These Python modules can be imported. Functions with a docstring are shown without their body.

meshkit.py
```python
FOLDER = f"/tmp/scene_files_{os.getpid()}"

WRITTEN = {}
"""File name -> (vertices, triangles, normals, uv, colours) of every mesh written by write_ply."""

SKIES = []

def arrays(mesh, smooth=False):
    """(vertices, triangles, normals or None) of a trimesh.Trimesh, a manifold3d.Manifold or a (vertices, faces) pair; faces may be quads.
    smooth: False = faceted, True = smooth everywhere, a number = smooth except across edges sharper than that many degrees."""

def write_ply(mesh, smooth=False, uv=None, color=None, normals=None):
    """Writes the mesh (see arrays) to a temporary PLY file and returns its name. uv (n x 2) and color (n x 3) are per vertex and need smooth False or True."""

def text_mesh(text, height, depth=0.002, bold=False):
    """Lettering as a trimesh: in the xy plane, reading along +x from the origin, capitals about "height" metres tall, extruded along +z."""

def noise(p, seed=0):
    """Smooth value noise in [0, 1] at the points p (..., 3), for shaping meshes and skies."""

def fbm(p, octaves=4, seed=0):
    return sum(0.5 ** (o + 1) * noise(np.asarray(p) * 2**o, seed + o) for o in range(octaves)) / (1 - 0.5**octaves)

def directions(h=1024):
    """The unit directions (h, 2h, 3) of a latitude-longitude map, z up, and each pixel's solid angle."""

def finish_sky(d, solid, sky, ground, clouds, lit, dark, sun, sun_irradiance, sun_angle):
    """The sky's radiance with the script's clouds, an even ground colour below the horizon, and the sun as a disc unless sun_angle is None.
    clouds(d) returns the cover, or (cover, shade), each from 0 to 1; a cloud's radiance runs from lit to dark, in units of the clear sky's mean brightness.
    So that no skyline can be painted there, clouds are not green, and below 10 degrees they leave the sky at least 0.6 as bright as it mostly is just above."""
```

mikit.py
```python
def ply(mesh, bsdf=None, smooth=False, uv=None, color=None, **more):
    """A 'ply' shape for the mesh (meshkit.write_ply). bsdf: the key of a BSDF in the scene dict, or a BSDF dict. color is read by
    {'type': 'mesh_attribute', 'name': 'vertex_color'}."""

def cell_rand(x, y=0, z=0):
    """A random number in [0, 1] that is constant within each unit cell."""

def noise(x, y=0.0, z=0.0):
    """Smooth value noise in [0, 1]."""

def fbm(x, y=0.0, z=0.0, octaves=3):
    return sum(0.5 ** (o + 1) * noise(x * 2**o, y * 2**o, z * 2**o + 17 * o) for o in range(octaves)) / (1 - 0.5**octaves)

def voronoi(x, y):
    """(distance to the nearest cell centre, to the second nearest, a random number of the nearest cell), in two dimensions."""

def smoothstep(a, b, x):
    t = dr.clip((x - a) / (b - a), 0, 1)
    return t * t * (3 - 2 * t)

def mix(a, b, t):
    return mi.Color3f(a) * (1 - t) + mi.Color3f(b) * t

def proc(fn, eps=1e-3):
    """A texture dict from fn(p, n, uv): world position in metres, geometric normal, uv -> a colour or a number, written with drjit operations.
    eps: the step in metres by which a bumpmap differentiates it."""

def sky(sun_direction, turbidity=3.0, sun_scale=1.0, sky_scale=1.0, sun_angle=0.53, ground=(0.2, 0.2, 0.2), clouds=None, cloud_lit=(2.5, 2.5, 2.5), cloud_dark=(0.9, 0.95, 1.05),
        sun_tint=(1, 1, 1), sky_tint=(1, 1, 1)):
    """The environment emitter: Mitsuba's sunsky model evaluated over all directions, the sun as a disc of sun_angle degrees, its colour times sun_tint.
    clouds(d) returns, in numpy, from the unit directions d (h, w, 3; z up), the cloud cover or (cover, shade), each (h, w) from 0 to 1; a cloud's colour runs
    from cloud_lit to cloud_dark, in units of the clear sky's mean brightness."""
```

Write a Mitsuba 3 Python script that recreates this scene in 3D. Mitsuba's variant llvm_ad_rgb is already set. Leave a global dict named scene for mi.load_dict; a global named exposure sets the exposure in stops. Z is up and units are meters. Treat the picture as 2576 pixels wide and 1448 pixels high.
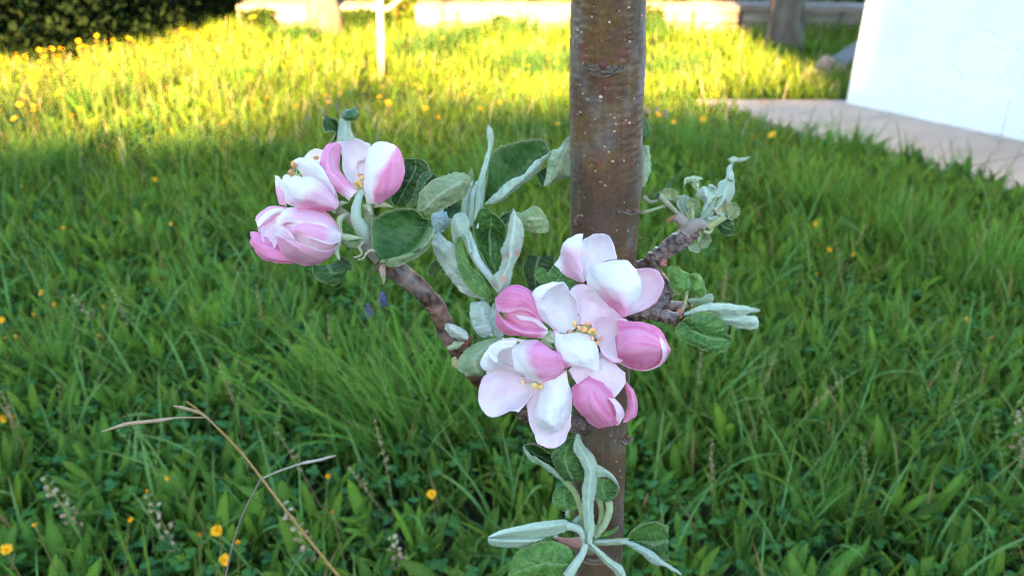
import math, random
import numpy as np, trimesh, drjit as dr, mitsuba as mi
import mikit, meshkit
from mikit import ply
T = mi.ScalarTransform4f
rng = np.random.default_rng(7)
random.seed(7)
scene, labels = {}, {}

# ------------------------------------------------------------------ camera, light, exposure
PITCH, HFOV, CAMZ = math.radians(29.0), 62.0, 1.0
FPX = 1288 / math.tan(math.radians(HFOV / 2))
CAM = np.array([0, 0, CAMZ])
FWD = np.array([0, math.cos(PITCH), -math.sin(PITCH)])
UPV = np.array([0, math.sin(PITCH), math.cos(PITCH)])
RGT = np.array([1.0, 0, 0])
scene['camera'] = {'type': 'thinlens', 'fov': HFOV, 'fov_axis': 'x', 'near_clip': 0.02, 'far_clip': 400.0,
    'aperture_radius': 0.0013, 'focus_distance': 0.445,
    'to_world': T().look_at(origin=CAM.tolist(), target=(CAM + FWD).tolist(), up=[0, 0, 1])}
SUN_EL = 21.0
SUN = (-0.07, -1.0, math.tan(math.radians(SUN_EL)))
scene['sky_light'] = mikit.sky(SUN, turbidity=3.0, sun_angle=1.2, sky_tint=(1.03, 1.0, 0.97), sun_tint=(1.22, 0.97, 0.58), sky_scale=1.0, ground=(0.06, 0.09, 0.03))
exposure = 5.55

# ------------------------------------------------------------------ helpers
def unit(v):
    v = np.asarray(v, float)
    return v / (np.linalg.norm(v, axis=-1, keepdims=True) + 1e-12)

def ray(px, py):
    return (px - 1288) / FPX * RGT - (py - 724) / FPX * UPV + FWD

def at(px, py, depth):                       # photo position + distance in front of the camera -> point in the garden
    return CAM + ray(px, py) * depth

def gz(x, y):                                # lie of the land: falls gently away from the camera
    x, y = np.asarray(x, float), np.asarray(y, float)
    p = np.stack([x * 0.9 + 31, y * 0.9 + 17, 0 * x], -1)
    return -0.1 * np.clip(y, -30, 30) + 0.05 * (meshkit.fbm(p, 3, 5) - 0.5) * np.clip((y + 1) / 3, 0.2, 1)

def on_ground(px, py, h=0.0):
    r = ray(px, py); t = 1.0
    for _ in range(60):
        p = CAM + r * t
        t += (p[2] - gz(p[0], p[1]) - h) * 1.6
        t = min(t, 60)
    return CAM + r * t

def numbered(key):
    if key not in USED: USED.add(key); return key
    i = 1
    while f'{key}_{i:03d}' in USED: i += 1
    USED.add(f'{key}_{i:03d}'); return f'{key}_{i:03d}'
USED = set()

def put(key, mesh, bsdf, smooth=True, col=None, uv=None, label=None, cat=None, group=None, kind=None, **more):
    key = numbered(key)
    scene[key] = ply(mesh, bsdf, smooth=smooth, color=col, uv=uv, **more)
    tag(key, label, cat, group, kind)
    return key

def tag(key, label=None, cat=None, group=None, kind=None):
    d = {k: v for k, v in (('label', label), ('category', cat), ('group', group), ('kind', kind)) if v}
    if d: labels[key] = d

def thing(key, label, cat, group=None):
    key = numbered(key); tag(key, label, cat, group); return key

def cr(P, n):                                 # Catmull-Rom through points, n samples evenly by length
    P = np.asarray(P, float)
    if len(P) == 2:
        return P[0] + (P[1] - P[0]) * np.linspace(0, 1, n)[:, None]
    Q = np.vstack([2 * P[0] - P[1], P, 2 * P[-1] - P[-2]])
    out = []
    for i in range(len(P) - 1):
        a, b, c, d = Q[i:i + 4]
        t = np.linspace(0, 1, 14, endpoint=i == len(P) - 2)[:, None]
        out.append(0.5 * (2 * b + (c - a) * t + (2 * a - 5 * b + 4 * c - d) * t**2 + (3 * b - a - 3 * c + d) * t**3))
    out = np.vstack(out)
    s = np.r_[0, np.cumsum(np.linalg.norm(np.diff(out, axis=0), axis=1))]
    w = np.linspace(0, s[-1], n)
    return np.stack([np.interp(w, s, out[:, k]) for k in range(P.shape[1])], 1)

def grid_faces(nu, nv, off=0, flip=False):
    i, j = np.meshgrid(np.arange(nu - 1), np.arange(nv - 1), indexing='ij')
    a = (i * nv + j).ravel() + off
    f = np.stack([a, a + nv, a + nv + 1, a + 1], 1)
    if flip: f = f[:, ::-1]
    return np.vstack([f[:, [0, 1, 2]], f[:, [0, 2, 3]]])

def grid_normals(P):
    du = np.gradient(P, axis=0); dv = np.gradient(P, axis=1)
    return unit(np.cross(du, dv))

class MB:                                     # collects pieces of one mesh with a colour per vertex
    def __init__(self): self.v, self.f, self.c, self.n = [], [], [], 0
    def add(self, v, f, c):
        v = np.asarray(v, float); c = np.broadcast_to(np.asarray(c, float), v.shape)
        self.v.append(v); self.f.append(np.asarray(f, int) + self.n); self.c.append(c); self.n += len(v)
    def mesh(self): return (np.vstack(self.v), np.vstack(self.f))
    def col(self): return np.clip(np.vstack(self.c), 0, 1)
    def put(self, key, bsdf, smooth=True, **k): return put(key, self.mesh(), bsdf, smooth, self.col(), **k)

def tube_mesh(P, R, sides=10, cap=True, rough=0.0, seed=0, freq=60):
    P = np.asarray(P, float); R = np.broadcast_to(np.asarray(R, float), (len(P),))
    t = unit(np.gradient(P, axis=0))
    a = np.cross(t[0], [0.3, 0.2, 0.9]); a /= np.linalg.norm(a)
    A = []
    for k in range(len(P)):
        a = a - t[k] * np.dot(a, t[k]); a /= np.linalg.norm(a); A.append(a)
    A = np.array(A); B = np.cross(t, A)
    th = np.arange(sides) / sides * 2 * np.pi
    dirs = np.cos(th)[None, :, None] * A[:, None] + np.sin(th)[None, :, None] * B[:, None]
    V = P[:, None] + dirs * R[:, None, None]
    if rough:
        V = V + dirs * (R[:, None, None] * rough * (meshkit.fbm(V * freq, 3, seed)[..., None] - 0.5) * 2)
    n = len(P)
    i, j = np.meshgrid(np.arange(n - 1), np.arange(sides), indexing='ij')
    q = np.stack([i * sides + j, i * sides + (j + 1) % sides, (i + 1) * sides + (j + 1) % sides, (i + 1) * sides + j], -1).reshape(-1, 4)
    F = np.vstack([q[:, [0, 1, 2]], q[:, [0, 2, 3]]])
    V = V.reshape(-1, 3)
    if cap:
        k = len(V); V = np.vstack([V, P[:1], P[-1:]])
        j = np.arange(sides)
        F = np.vstack([F, np.stack([(j + 1) % sides, j, 0 * j + k], 1), np.stack([(n - 1) * sides + j, (n - 1) * sides + (j + 1) % sides, 0 * j + k + 1], 1)])
    return V, F

SPH = trimesh.creation.icosphere(subdivisions=1)
SPH2 = trimesh.creation.icosphere(subdivisions=2)
def blob(c, r, axis=None, stretch=1.0, fine=False):
    s = SPH2 if fine else SPH
    v = s.vertices * np.asarray(r)
    if axis is not None:
        axis = unit(axis); v = v + axis * ((v @ axis)[:, None] * (stretch - 1))
    return v + c, s.faces

# ------------------------------------------------------------------ materials
VC = {'type': 'mesh_attribute', 'name': 'vertex_color'}
def mat(name, d, two=True):
    scene[name] = {'type': 'twosided', 'b': d} if two else d
mat('petal_mat', {'type': 'principledthin', 'base_color': VC, 'roughness': 0.55, 'diff_trans': 0.8, 'spec_trans': 0.0, 'eta': 1.35, 'sheen': 0.25}, False)
mat('leaf_mat', {'type': 'principled', 'base_color': VC, 'roughness': 0.42, 'specular': 0.22, 'sheen': 0.04})
mat('wool_mat', {'type': 'principled', 'base_color': VC, 'roughness': 0.85, 'specular': 0.15, 'sheen': 0.4})
mat('bark_mat', {'type': 'principled', 'base_color': VC, 'roughness': 0.36, 'specular': 0.45})
mat('grass_mat', {'type': 'principledthin', 'base_color': VC, 'roughness': 0.5, 'diff_trans': 0.75, 'spec_trans': 0.0, 'eta': 1.38}, False)
mat('flower_mat', {'type': 'principled', 'base_color': VC, 'roughness': 0.6, 'specular': 0.2})
mat('hedge_mat', {'type': 'diffuse', 'reflectance': VC})
mat('matte_mat', {'type': 'principled', 'base_color': VC, 'roughness': 0.9, 'specular': 0.15})
def soil_c(p, n, uv):
    a = mikit.fbm(p.x * 9, p.y * 9, 0.0, 3); b = mikit.fbm(p.x * 60, p.y * 60, 0.0, 2)
    return mikit.mix((0.020, 0.022, 0.010), (0.055, 0.048, 0.028), a * 0.5 + b * 0.5)
mat('soil_mat', {'type': 'diffuse', 'reflectance': mikit.proc(soil_c)})
def stucco_h(p, n, uv):
    return mikit.fbm(p.x * 55 + p.y * 13, p.y * 55, p.z * 55, 3) * 0.008 + mikit.fbm(p.x * 16, p.y * 16, p.z * 16, 2) * 0.004
def stucco_c(p, n, uv):
    return mikit.mix((0.80, 0.81, 0.81), (0.89, 0.89, 0.885), mikit.fbm(p.x * 3, p.y * 3, p.z * 3, 3) * 0.6 + 0.4 * mikit.smoothstep(0.3, 0.6, mikit.fbm(p.x * 11, p.y * 11, p.z * 4, 3)))
mat('stucco_mat', {'type': 'bumpmap', 'arbitrary': mikit.proc(stucco_h, 2e-3), 'scale': 1.0, 'b': {'type': 'diffuse', 'reflectance': mikit.proc(stucco_c)}})
def conc_c(p, n, uv):
    a = mikit.fbm(p.x * 2.3, p.y * 2.3, 0.0, 4); b = mikit.fbm(p.x * 40, p.y * 40, 3.0, 2)
    return mikit.mix((0.29, 0.215, 0.175), (0.53, 0.415, 0.345), a * 0.7 + b * 0.3)
def conc_h(p, n, uv): return mikit.fbm(p.x * 70, p.y * 70, p.z * 70, 2) * 0.004
mat('concrete_mat', {'type': 'bumpmap', 'arbitrary': mikit.proc(conc_h, 2e-3), 'scale': 1.0, 'b': {'type': 'diffuse', 'reflectance': mikit.proc(conc_c)}})
def stone_c(p, n, uv):
    a = mikit.fbm(p.x * 7, p.y * 7, p.z * 7, 4)
    return mikit.mix((0.22, 0.16, 0.13), (0.50, 0.42, 0.37), a)
mat('stone_mat', {'type': 'diffuse', 'reflectance': mikit.proc(stone_c)})
def oldbark_c(p, n, uv):
    a = mikit.fbm(p.x * 18, p.y * 18, p.z * 5, 4); b = mikit.fbm(p.x * 5, p.y * 5, p.z * 5, 2)
    return mikit.mix(mikit.mix((0.07, 0.058, 0.05), (0.25, 0.21, 0.19), a), (0.30, 0.31, 0.24), mikit.smoothstep(0.55, 0.75, b) * 0.5)
mat('oldbark_mat', {'type': 'diffuse', 'reflectance': mikit.proc(oldbark_c)})

# ------------------------------------------------------------------ ground
def make_ground():
    xs = np.unique(np.r_[np.linspace(-60, -8, 14), np.linspace(-8, 8, 90), np.linspace(8, 60, 14)])
    ys = np.unique(np.r_[np.linspace(-40, -2, 20), np.linspace(-2, 14, 90), np.linspace(14, 120, 22)])
    X, Y = np.meshgrid(xs, ys, indexing='ij')
    P = np.stack([X, Y, gz(X, Y)], -1)
    put('ground', (P.reshape(-1, 3), grid_faces(len(xs), len(ys))), 'soil_mat', True, kind='structure')
make_ground()

# --- pavement apron round the white house
P1, P2 = on_ground(2127, 268), on_ground(2576, 372)
wd = unit((P2 - P1)[:2])                      # along the wall, towards the camera
wn = np.array([-wd[1], wd[0]]) if np.dot([-wd[1], wd[0]], [-1, 0]) > 0 else np.array([wd[1], -wd[0]])   # outwards, to the left
def plane_z(x, y): return -0.1 * y
def prism(poly, z0, z1, bevel=0):
    """poly (n,2) counter-clockwise; z0, z1 functions of x,y."""
    from shapely.geometry import Polygon
    m = trimesh.creation.extrude_polygon(Polygon(poly), 1.0, engine='earcut')
    v = m.vertices.copy(); lo = v[:, 2] < 0.5
    zz = np.where(lo, [z0(a, b) for a, b in v[:, :2]], [z1(a, b) for a, b in v[:, :2]])
    v[:, 2] = zz
    return v, m.faces
E1, E2 = on_ground(1748, 262)[:2], on_ground(2576, 522)[:2]
ed = unit(E2 - E1)
def slab(a, b, key):
    far = P1[:2]
    q = np.array([a, b, b + wn * -2.6, a + np.array([2.6, -0.05])])
# apron laid in four casts with joints between them
L = 3.2
for k in range(4):
    s0, s1 = k * 0.86 + 0.006, (k + 1) * 0.86 - 0.006
    a, b = E1 + ed * s0, E1 + ed * s1
    inn = 1.25
    q = np.array([a, b, b - wn * inn, a - wn * inn])
    if k == 0: q[3] = a + np.array([1.15, -0.02])
    v, f = prism(q, lambda x, y: plane_z(x, y) - 0.12, lambda x, y: plane_z(x, y) + 0.035)
    put('pavement__slab', (v, f), 'concrete_mat', False)
tag('pavement', None, None, None, 'structure'); USED.add('pavement')
for k in list(scene):
    if k.startswith('pavement__'): labels.setdefault(k, {})
labels = {k: v for k, v in labels.items() if v}

# --- white house on the right
def house():
    h = thing('white_house', 'white roughcast house wall with its concrete apron at the right edge', 'house')
    far, near = P1[:2], P1[:2] + wd * 9.0
    q = np.array([far, near, near - wn * 5, far - wn * 5])
    v, f = prism(q, lambda x, y: plane_z(x, y) - 0.3, lambda x, y: 2.75)
    put(h + '__wall', (v, f), 'stucco_mat', False)
    o = 0.35
    mid = [(far + far - wn * 5) / 2 - wd * o, (near + near - wn * 5) / 2 + wd * o]
    e = [far + wn * o - wd * o, near + wn * o + wd * o, near - wn * (5 + o) + wd * o, far - wn * (5 + o) - wd * o]
    V = np.array([[*e[0], 2.752], [*e[1], 2.752], [*e[2], 2.752], [*e[3], 2.752], [*mid[0], 4.3], [*mid[1], 4.3]])
    F = [[0, 1, 5], [0, 5, 4], [2, 3, 4], [2, 4, 5], [3, 0, 4], [1, 2, 5], [0, 3, 2], [0, 2, 1]]
    mb = MB(); mb.add(V, F, (0.32, 0.13, 0.08)); mb.put(h + '__roof', 'matte_mat', False)
house()

# --- added blockers behind the camera to shade the near grass: bush row, stepped house
def leaf_cards(n, pos, size, seed, cols, flat=0.0):
    r = np.random.default_rng(seed)
    a = unit(r.normal(size=(n, 3)) * [1, 1, 1 - flat * 0.8]); b = unit(np.cross(a, r.normal(size=(n, 3))))
    s = size * r.uniform(0.6, 1.3, (n, 1))
    v = np.stack([pos - a * s, pos + b * s * 0.5 - a * s * 0.1, pos + a * s, pos - b * s * 0.5 - a * s * 0.1], 1)
    f = (np.arange(n) * 4)[:, None, None] + np.array([[0, 1, 2], [0, 2, 3]])[None]
    c = np.asarray(cols)[r.integers(0, len(cols), n)] * r.uniform(0.75, 1.25, (n, 1))
    return v.reshape(-1, 3), f.reshape(-1, 3), np.repeat(c, 4, 0)
GREENS = np.array([[0.035, 0.075, 0.018], [0.05, 0.10, 0.022], [0.03, 0.06, 0.02], [0.07, 0.115, 0.025]])

def crown_points(n, c, r, seed, hollow=0.35, lumps=26):
    """points in an uneven crown made of clumps"""
    q = np.random.default_rng(seed)
    cc = unit(q.normal(size=(lumps, 3))) * q.uniform(0.35, 0.95, (lumps, 1)) * r
    w = q.integers(0, lumps, n)
    p = cc[w] + unit(q.normal(size=(n, 3))) * (q.uniform(0, 1, (n, 1)) ** 0.45) * np.min(r) * q.uniform(0.25, 0.5, (lumps, 1))[w]
    return p + c

def tree(key, label, group, x, y, r0, h, crown_r, seed, n=5000, lean=0.0, leafsize=0.09, cols=GREENS, bark='oldbark_mat', show=True):
    t = thing(key, label, 'tree', group)
    z0 = float(gz(x, y)) - 0.15
    zz = np.linspace(0, 1, 26)
    P = np.stack([x + lean * zz * h + 0.03 * np.sin(zz * 7 + seed), y + 0.03 * np.cos(zz * 5 + seed), z0 + zz * h], 1)
    R = r0 * (1 - 0.35 * zz) + r0 * 0.55 * np.exp(-zz * h / 0.16)
    mb = MB(); v, f = tube_mesh(P, R, 28, rough=0.10, seed=seed, freq=9)
    q = np.random.default_rng(seed)
    put(t + '__trunk', (v, f), bark, True)
    for k in range(6):
        a = k * 1.05 + seed; s = P[int(14 + 2 * k) if 14 + 2 * k < 25 else 25]
        e = s + np.array([math.cos(a) * crown_r * 0.8, math.sin(a) * crown_r * 0.8, crown_r * q.uniform(0.5, 1.0)])
        m = (s + e) / 2 + [0, 0, -0.12 * crown_r]
        v, f = tube_mesh(cr([s, m, e], 9), np.linspace(r0 * 0.38, r0 * 0.08, 9), 8)
        put(t + '__limb', (v, f), bark, True)
    pos = crown_points(n, [x + lean * h, y, z0 + h + crown_r * 0.45], np.array([crown_r, crown_r, crown_r * 0.8]), seed)
    v, f, c = leaf_cards(n, pos, leafsize, seed, cols)
    put(t + '__crown', (v, f), 'grass_mat', False, c)
    return t

def hedge(key, label, cat, pts, h, w, n, seed, cols, leafsize=0.06, group=None, stems=True, bsdf='grass_mat'):
    """a clipped or loose row of foliage along pts (n,2)"""
    t = thing(key, label, cat, group)
    q = np.random.default_rng(seed)
    P = cr(np.asarray(pts, float), 60)
    s = q.uniform(0, 59, n); i = np.clip(s.astype(int), 0, 58); fr = (s - i)[:, None]
    xy = P[i] * (1 - fr) + P[i + 1] * fr
    top = h * (0.78 + 0.35 * meshkit.fbm(np.stack([s * 0.35, 0 * s + seed, 0 * s], -1), 3, seed))
    u = q.uniform(0, 1, n) ** 0.8
    off = unit(q.normal(size=(n, 2))) * (w * np.sqrt(q.uniform(0, 1, n)) * (1 - 0.55 * u**2))[:, None]
    lump = meshkit.fbm(np.stack([xy[:, 0] * 3, xy[:, 1] * 3, u * h * 3], -1), 3, seed + 3)
    off = off * (0.5 + lump)[:, None]
    xy = xy + off
    pos = np.stack([xy[:, 0], xy[:, 1], gz(xy[:, 0], xy[:, 1]) + u * top], 1)
    v, f, c = leaf_cards(n, pos, leafsize, seed, cols)
    put(t + '__foliage', (v, f), bsdf, False, c)
    if stems:
        mb = MB()
        for k in range(0, 60, 3):
            b = np.array([*P[k], float(gz(*P[k])) - 0.05]); e = b + np.array([q.normal() * 0.1, q.normal() * 0.1, h * 0.7])
            mb.add(*tube_mesh(cr([b, (b + e) / 2 + q.normal(size=3) * 0.04, e], 6), np.linspace(0.03, 0.012, 6), 7), (0.09, 0.07, 0.05))
        mb.put(t + '__stems', 'matte_mat')
    return t

# added stepped house behind the camera, roof heights set to the shade line
def add_shade_house():
    h = thing('neighbouring_house', 'stepped house added behind the viewer to shade the foreground, outside the picture', 'house')
    D = 10.0; k = math.tan(math.radians(SUN_EL))
    for n, (x0, x1, (px, py), up) in enumerate(((-16, -1.15, (220, 340), 0), (-1.15, 0.22, (1050, 262), 0), (0.22, 0.80, (1500, 226), 0), (0.80, 12, (1050, 262), 1.5))):
        tip = on_ground(px, py); ztop = tip[2] + (tip[1] + D) * k + up
        v, f = prism(np.array([[x0, -D - 5], [x1 - .003, -D - 5], [x1 - .003, -D], [x0, -D]]), lambda x, y: plane_z(x, y) - 1, lambda x, y: ztop - 0.25)
        put(h + '__wall', (v, f), 'stucco_mat', False)
        v, f = prism(np.array([[x0 - .02, -D - 5.3], [x1 - .005, -D - 5.3], [x1 - .005, -D + .02], [x0 - .02, -D + .02]]), lambda x, y: ztop - 0.248, lambda x, y: ztop)
        mb = MB(); mb.add(v, f, (0.3, 0.2, 0.15)); mb.put(h + '__roof', 'matte_mat', False)
add_shade_house()
q = np.random.default_rng(5)
def add_shade_bushes():  # unseen bush row added to make the shade edge soft and uneven
    k = 0
    for x in np.arange(-6.5, 1.3, 0.75):
        tip = on_ground(220, 340) if x < -1.2 else on_ground(1050, 262); yb = -8.9 + q.uniform(-.3, .3); zt = tip[2] + (tip[1] - yb) * math.tan(math.radians(SUN_EL)) + (q.uniform(-.22, .55) if x < -1.2 else q.uniform(-.32, .36))
        t = thing('tall_bush', 'tall bush added in a row behind the viewer to break up the shade edge, outside the picture', 'bush', 'added shade bushes behind the viewer')
        pos = crown_points(620, [x, yb, zt - .75], np.array([.6, .6, .8]), 90 + k); v, f, c = leaf_cards(620, pos, .065, 90 + k, GREENS); put(t + '__foliage', (v, f), 'grass_mat', False, c)
        mb = MB(); mb.add(*tube_mesh(np.array([[x, yb, .7], [x + .05, yb, 2.0], [x, yb, zt - .6]]), .04, 8), (.09, .07, .05)); mb.put(t + '__stem', 'matte_mat'); k += 1
add_shade_bushes()
# --- far garden: low stone wall, hedges, trees
def garden_wall():
    w = thing('garden_wall', 'low pale stone wall along the far edge of the meadow', 'wall')
    q = np.random.default_rng(3)
    a, b = on_ground(610, 76)[:2], on_ground(2300, 92)[:2]
    a = np.array([a[0], (a[1] + b[1]) / 2 + 0.25]); b = np.array([b[0] + 2.5, (a[1] + b[1]) / 2])
    d = unit(b - a); nrm = np.array([-d[1], d[0]]); Ln = np.linalg.norm(b - a)
    s = 0.0; gap = on_ground(1017, 78)[0]
    while s < Ln:
        l = q.uniform(0.26, 0.52)
        mid = a + d * (s + l / 2)
        if abs(mid[0] - gap) > 0.2:
            for row, (z0, z1) in enumerate(((-0.12, 0.09), (0.10, 0.205))):
                m = trimesh.creation.box([l - 0.02, 0.2 + q.uniform(-0.02, 0.02), z1 - z0]).subdivide().subdivide()
                v = m.vertices.copy(); v += (meshkit.fbm(v * 9 + s * 7 + row, 3, 2)[:, None] - 0.5) * np.sign(v) * 0.05
                c, si = d, nrm
                X = mid[0] + v[:, 0] * d[0] + v[:, 1] * nrm[0]; Y = mid[1] + v[:, 0] * d[1] + v[:, 1] * nrm[1]
                Z = float(gz(*mid)) + (z0 + z1) / 2 + v[:, 2]
                put(w + '__stone', (np.stack([X, Y, Z], 1), m.faces), 'stone_mat', 40)
            m = trimesh.creation.box([l - 0.008, 0.27, 0.05]).subdivide().subdivide()
            v = m.vertices.copy(); v += (meshkit.fbm(v * 11 + s * 3, 3, 4)[:, None] - 0.5) * np.sign(v) * 0.025
            X = mid[0] + v[:, 0] * d[0] + v[:, 1] * nrm[0]; Y = mid[1] + v[:, 0] * d[1] + v[:, 1] * nrm[1]
            put(w + '__coping_stone', (np.stack([X, Y, float(gz(*mid)) + 0.236 + v[:, 2]], 1), m.faces), 'stone_mat', 40)
        s += l
    return a, d
wa, wdir = garden_wall()
YW = wa[1]
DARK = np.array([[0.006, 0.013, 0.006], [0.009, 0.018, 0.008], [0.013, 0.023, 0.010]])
LITE = np.array([[0.10, 0.16, 0.02], [0.14, 0.18, 0.03], [0.07, 0.12, 0.02], [0.18, 0.13, 0.03]])
hl = [on_ground(x, y)[:2] for x, y in ((-600, 240), (-200, 205), (20, 174), (150, 150), (300, 116), (450, 82), (650, 44))]
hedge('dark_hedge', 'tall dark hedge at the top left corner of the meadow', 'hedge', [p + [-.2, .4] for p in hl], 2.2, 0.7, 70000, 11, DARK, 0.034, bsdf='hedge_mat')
hedge('shade_bush', 'low dark bushes added under the shade trees to darken the left hedge, outside the picture', 'bushes', [(-10, -2.2), (-7, -2.3), (-5.0, -2.2)], 3.6, .7, 16000, 17, DARK, 0.12, bsdf='hedge_mat')  # unseen bushes added to deepen the shade on the left hedge
for sx, sn in ((-6.1, 6), (-9.6, 7)):  # unseen crowns added so that the left hedge lies in shade
    tree('shade_tree', 'broad dark tree added behind the viewer to shade the left hedge, outside the picture' + (', nearer of two' if sn == 6 else ', farther of two'), None, sx, -2.2, 0.2, 3.0, 2.6, sn, 24000, leafsize=0.22, cols=DARK)
for (a_, b_, h_, n_) in ((1570, 1650, .34, 700), (885, 990, .30, 800), (1250, 1275, .22, 200), (1440, 1470, .3, 250), (640, 700, .3, 500)):
    u_, w_ = on_ground(a_, 74)[:2], on_ground(b_, 74)[:2]
    hedge('wall_weed', {1570: 'bushy weeds against the low wall just left of the apple trunk', 885: 'weeds against the low wall beside the white sapling', 1250: 'small tuft of weeds at the foot of the bright wall', 1440: 'weeds at the wall hidden close behind the apple trunk', 640: 'weeds at the left end of the low wall'}[a_], 'weeds', [[u_[0], YW - .25], [w_[0], YW - .22]], h_ * .75, .10, n_ * 2, a_, GREENS * .9, 0.022, stems=False)
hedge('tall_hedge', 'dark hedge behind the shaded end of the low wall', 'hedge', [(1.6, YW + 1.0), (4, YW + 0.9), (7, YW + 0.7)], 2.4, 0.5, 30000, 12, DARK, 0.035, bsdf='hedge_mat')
hedge('flowering_shrub_row', 'sunlit yellow green shrubs growing along the back of the low wall', 'shrubs', [(-3.6, YW + 0.9), (-1, YW + 0.8), (1.5, YW + 0.8)], 1.5, 0.45, 26000, 13, LITE, 0.034)
p = on_ground(826, 84); tree('garden_tree', 'old tree with a sunlit trunk behind the white sapling', None, p[0], p[1], 0.16, 2.1, 1.3, 3, 3500)
p = on_ground(1962, 128); tree('garden_tree', 'old tree with a grey trunk standing in the shade of the white house', None, p[0], p[1], 0.145, 2.2, 1.3, 8, 3500)

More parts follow.
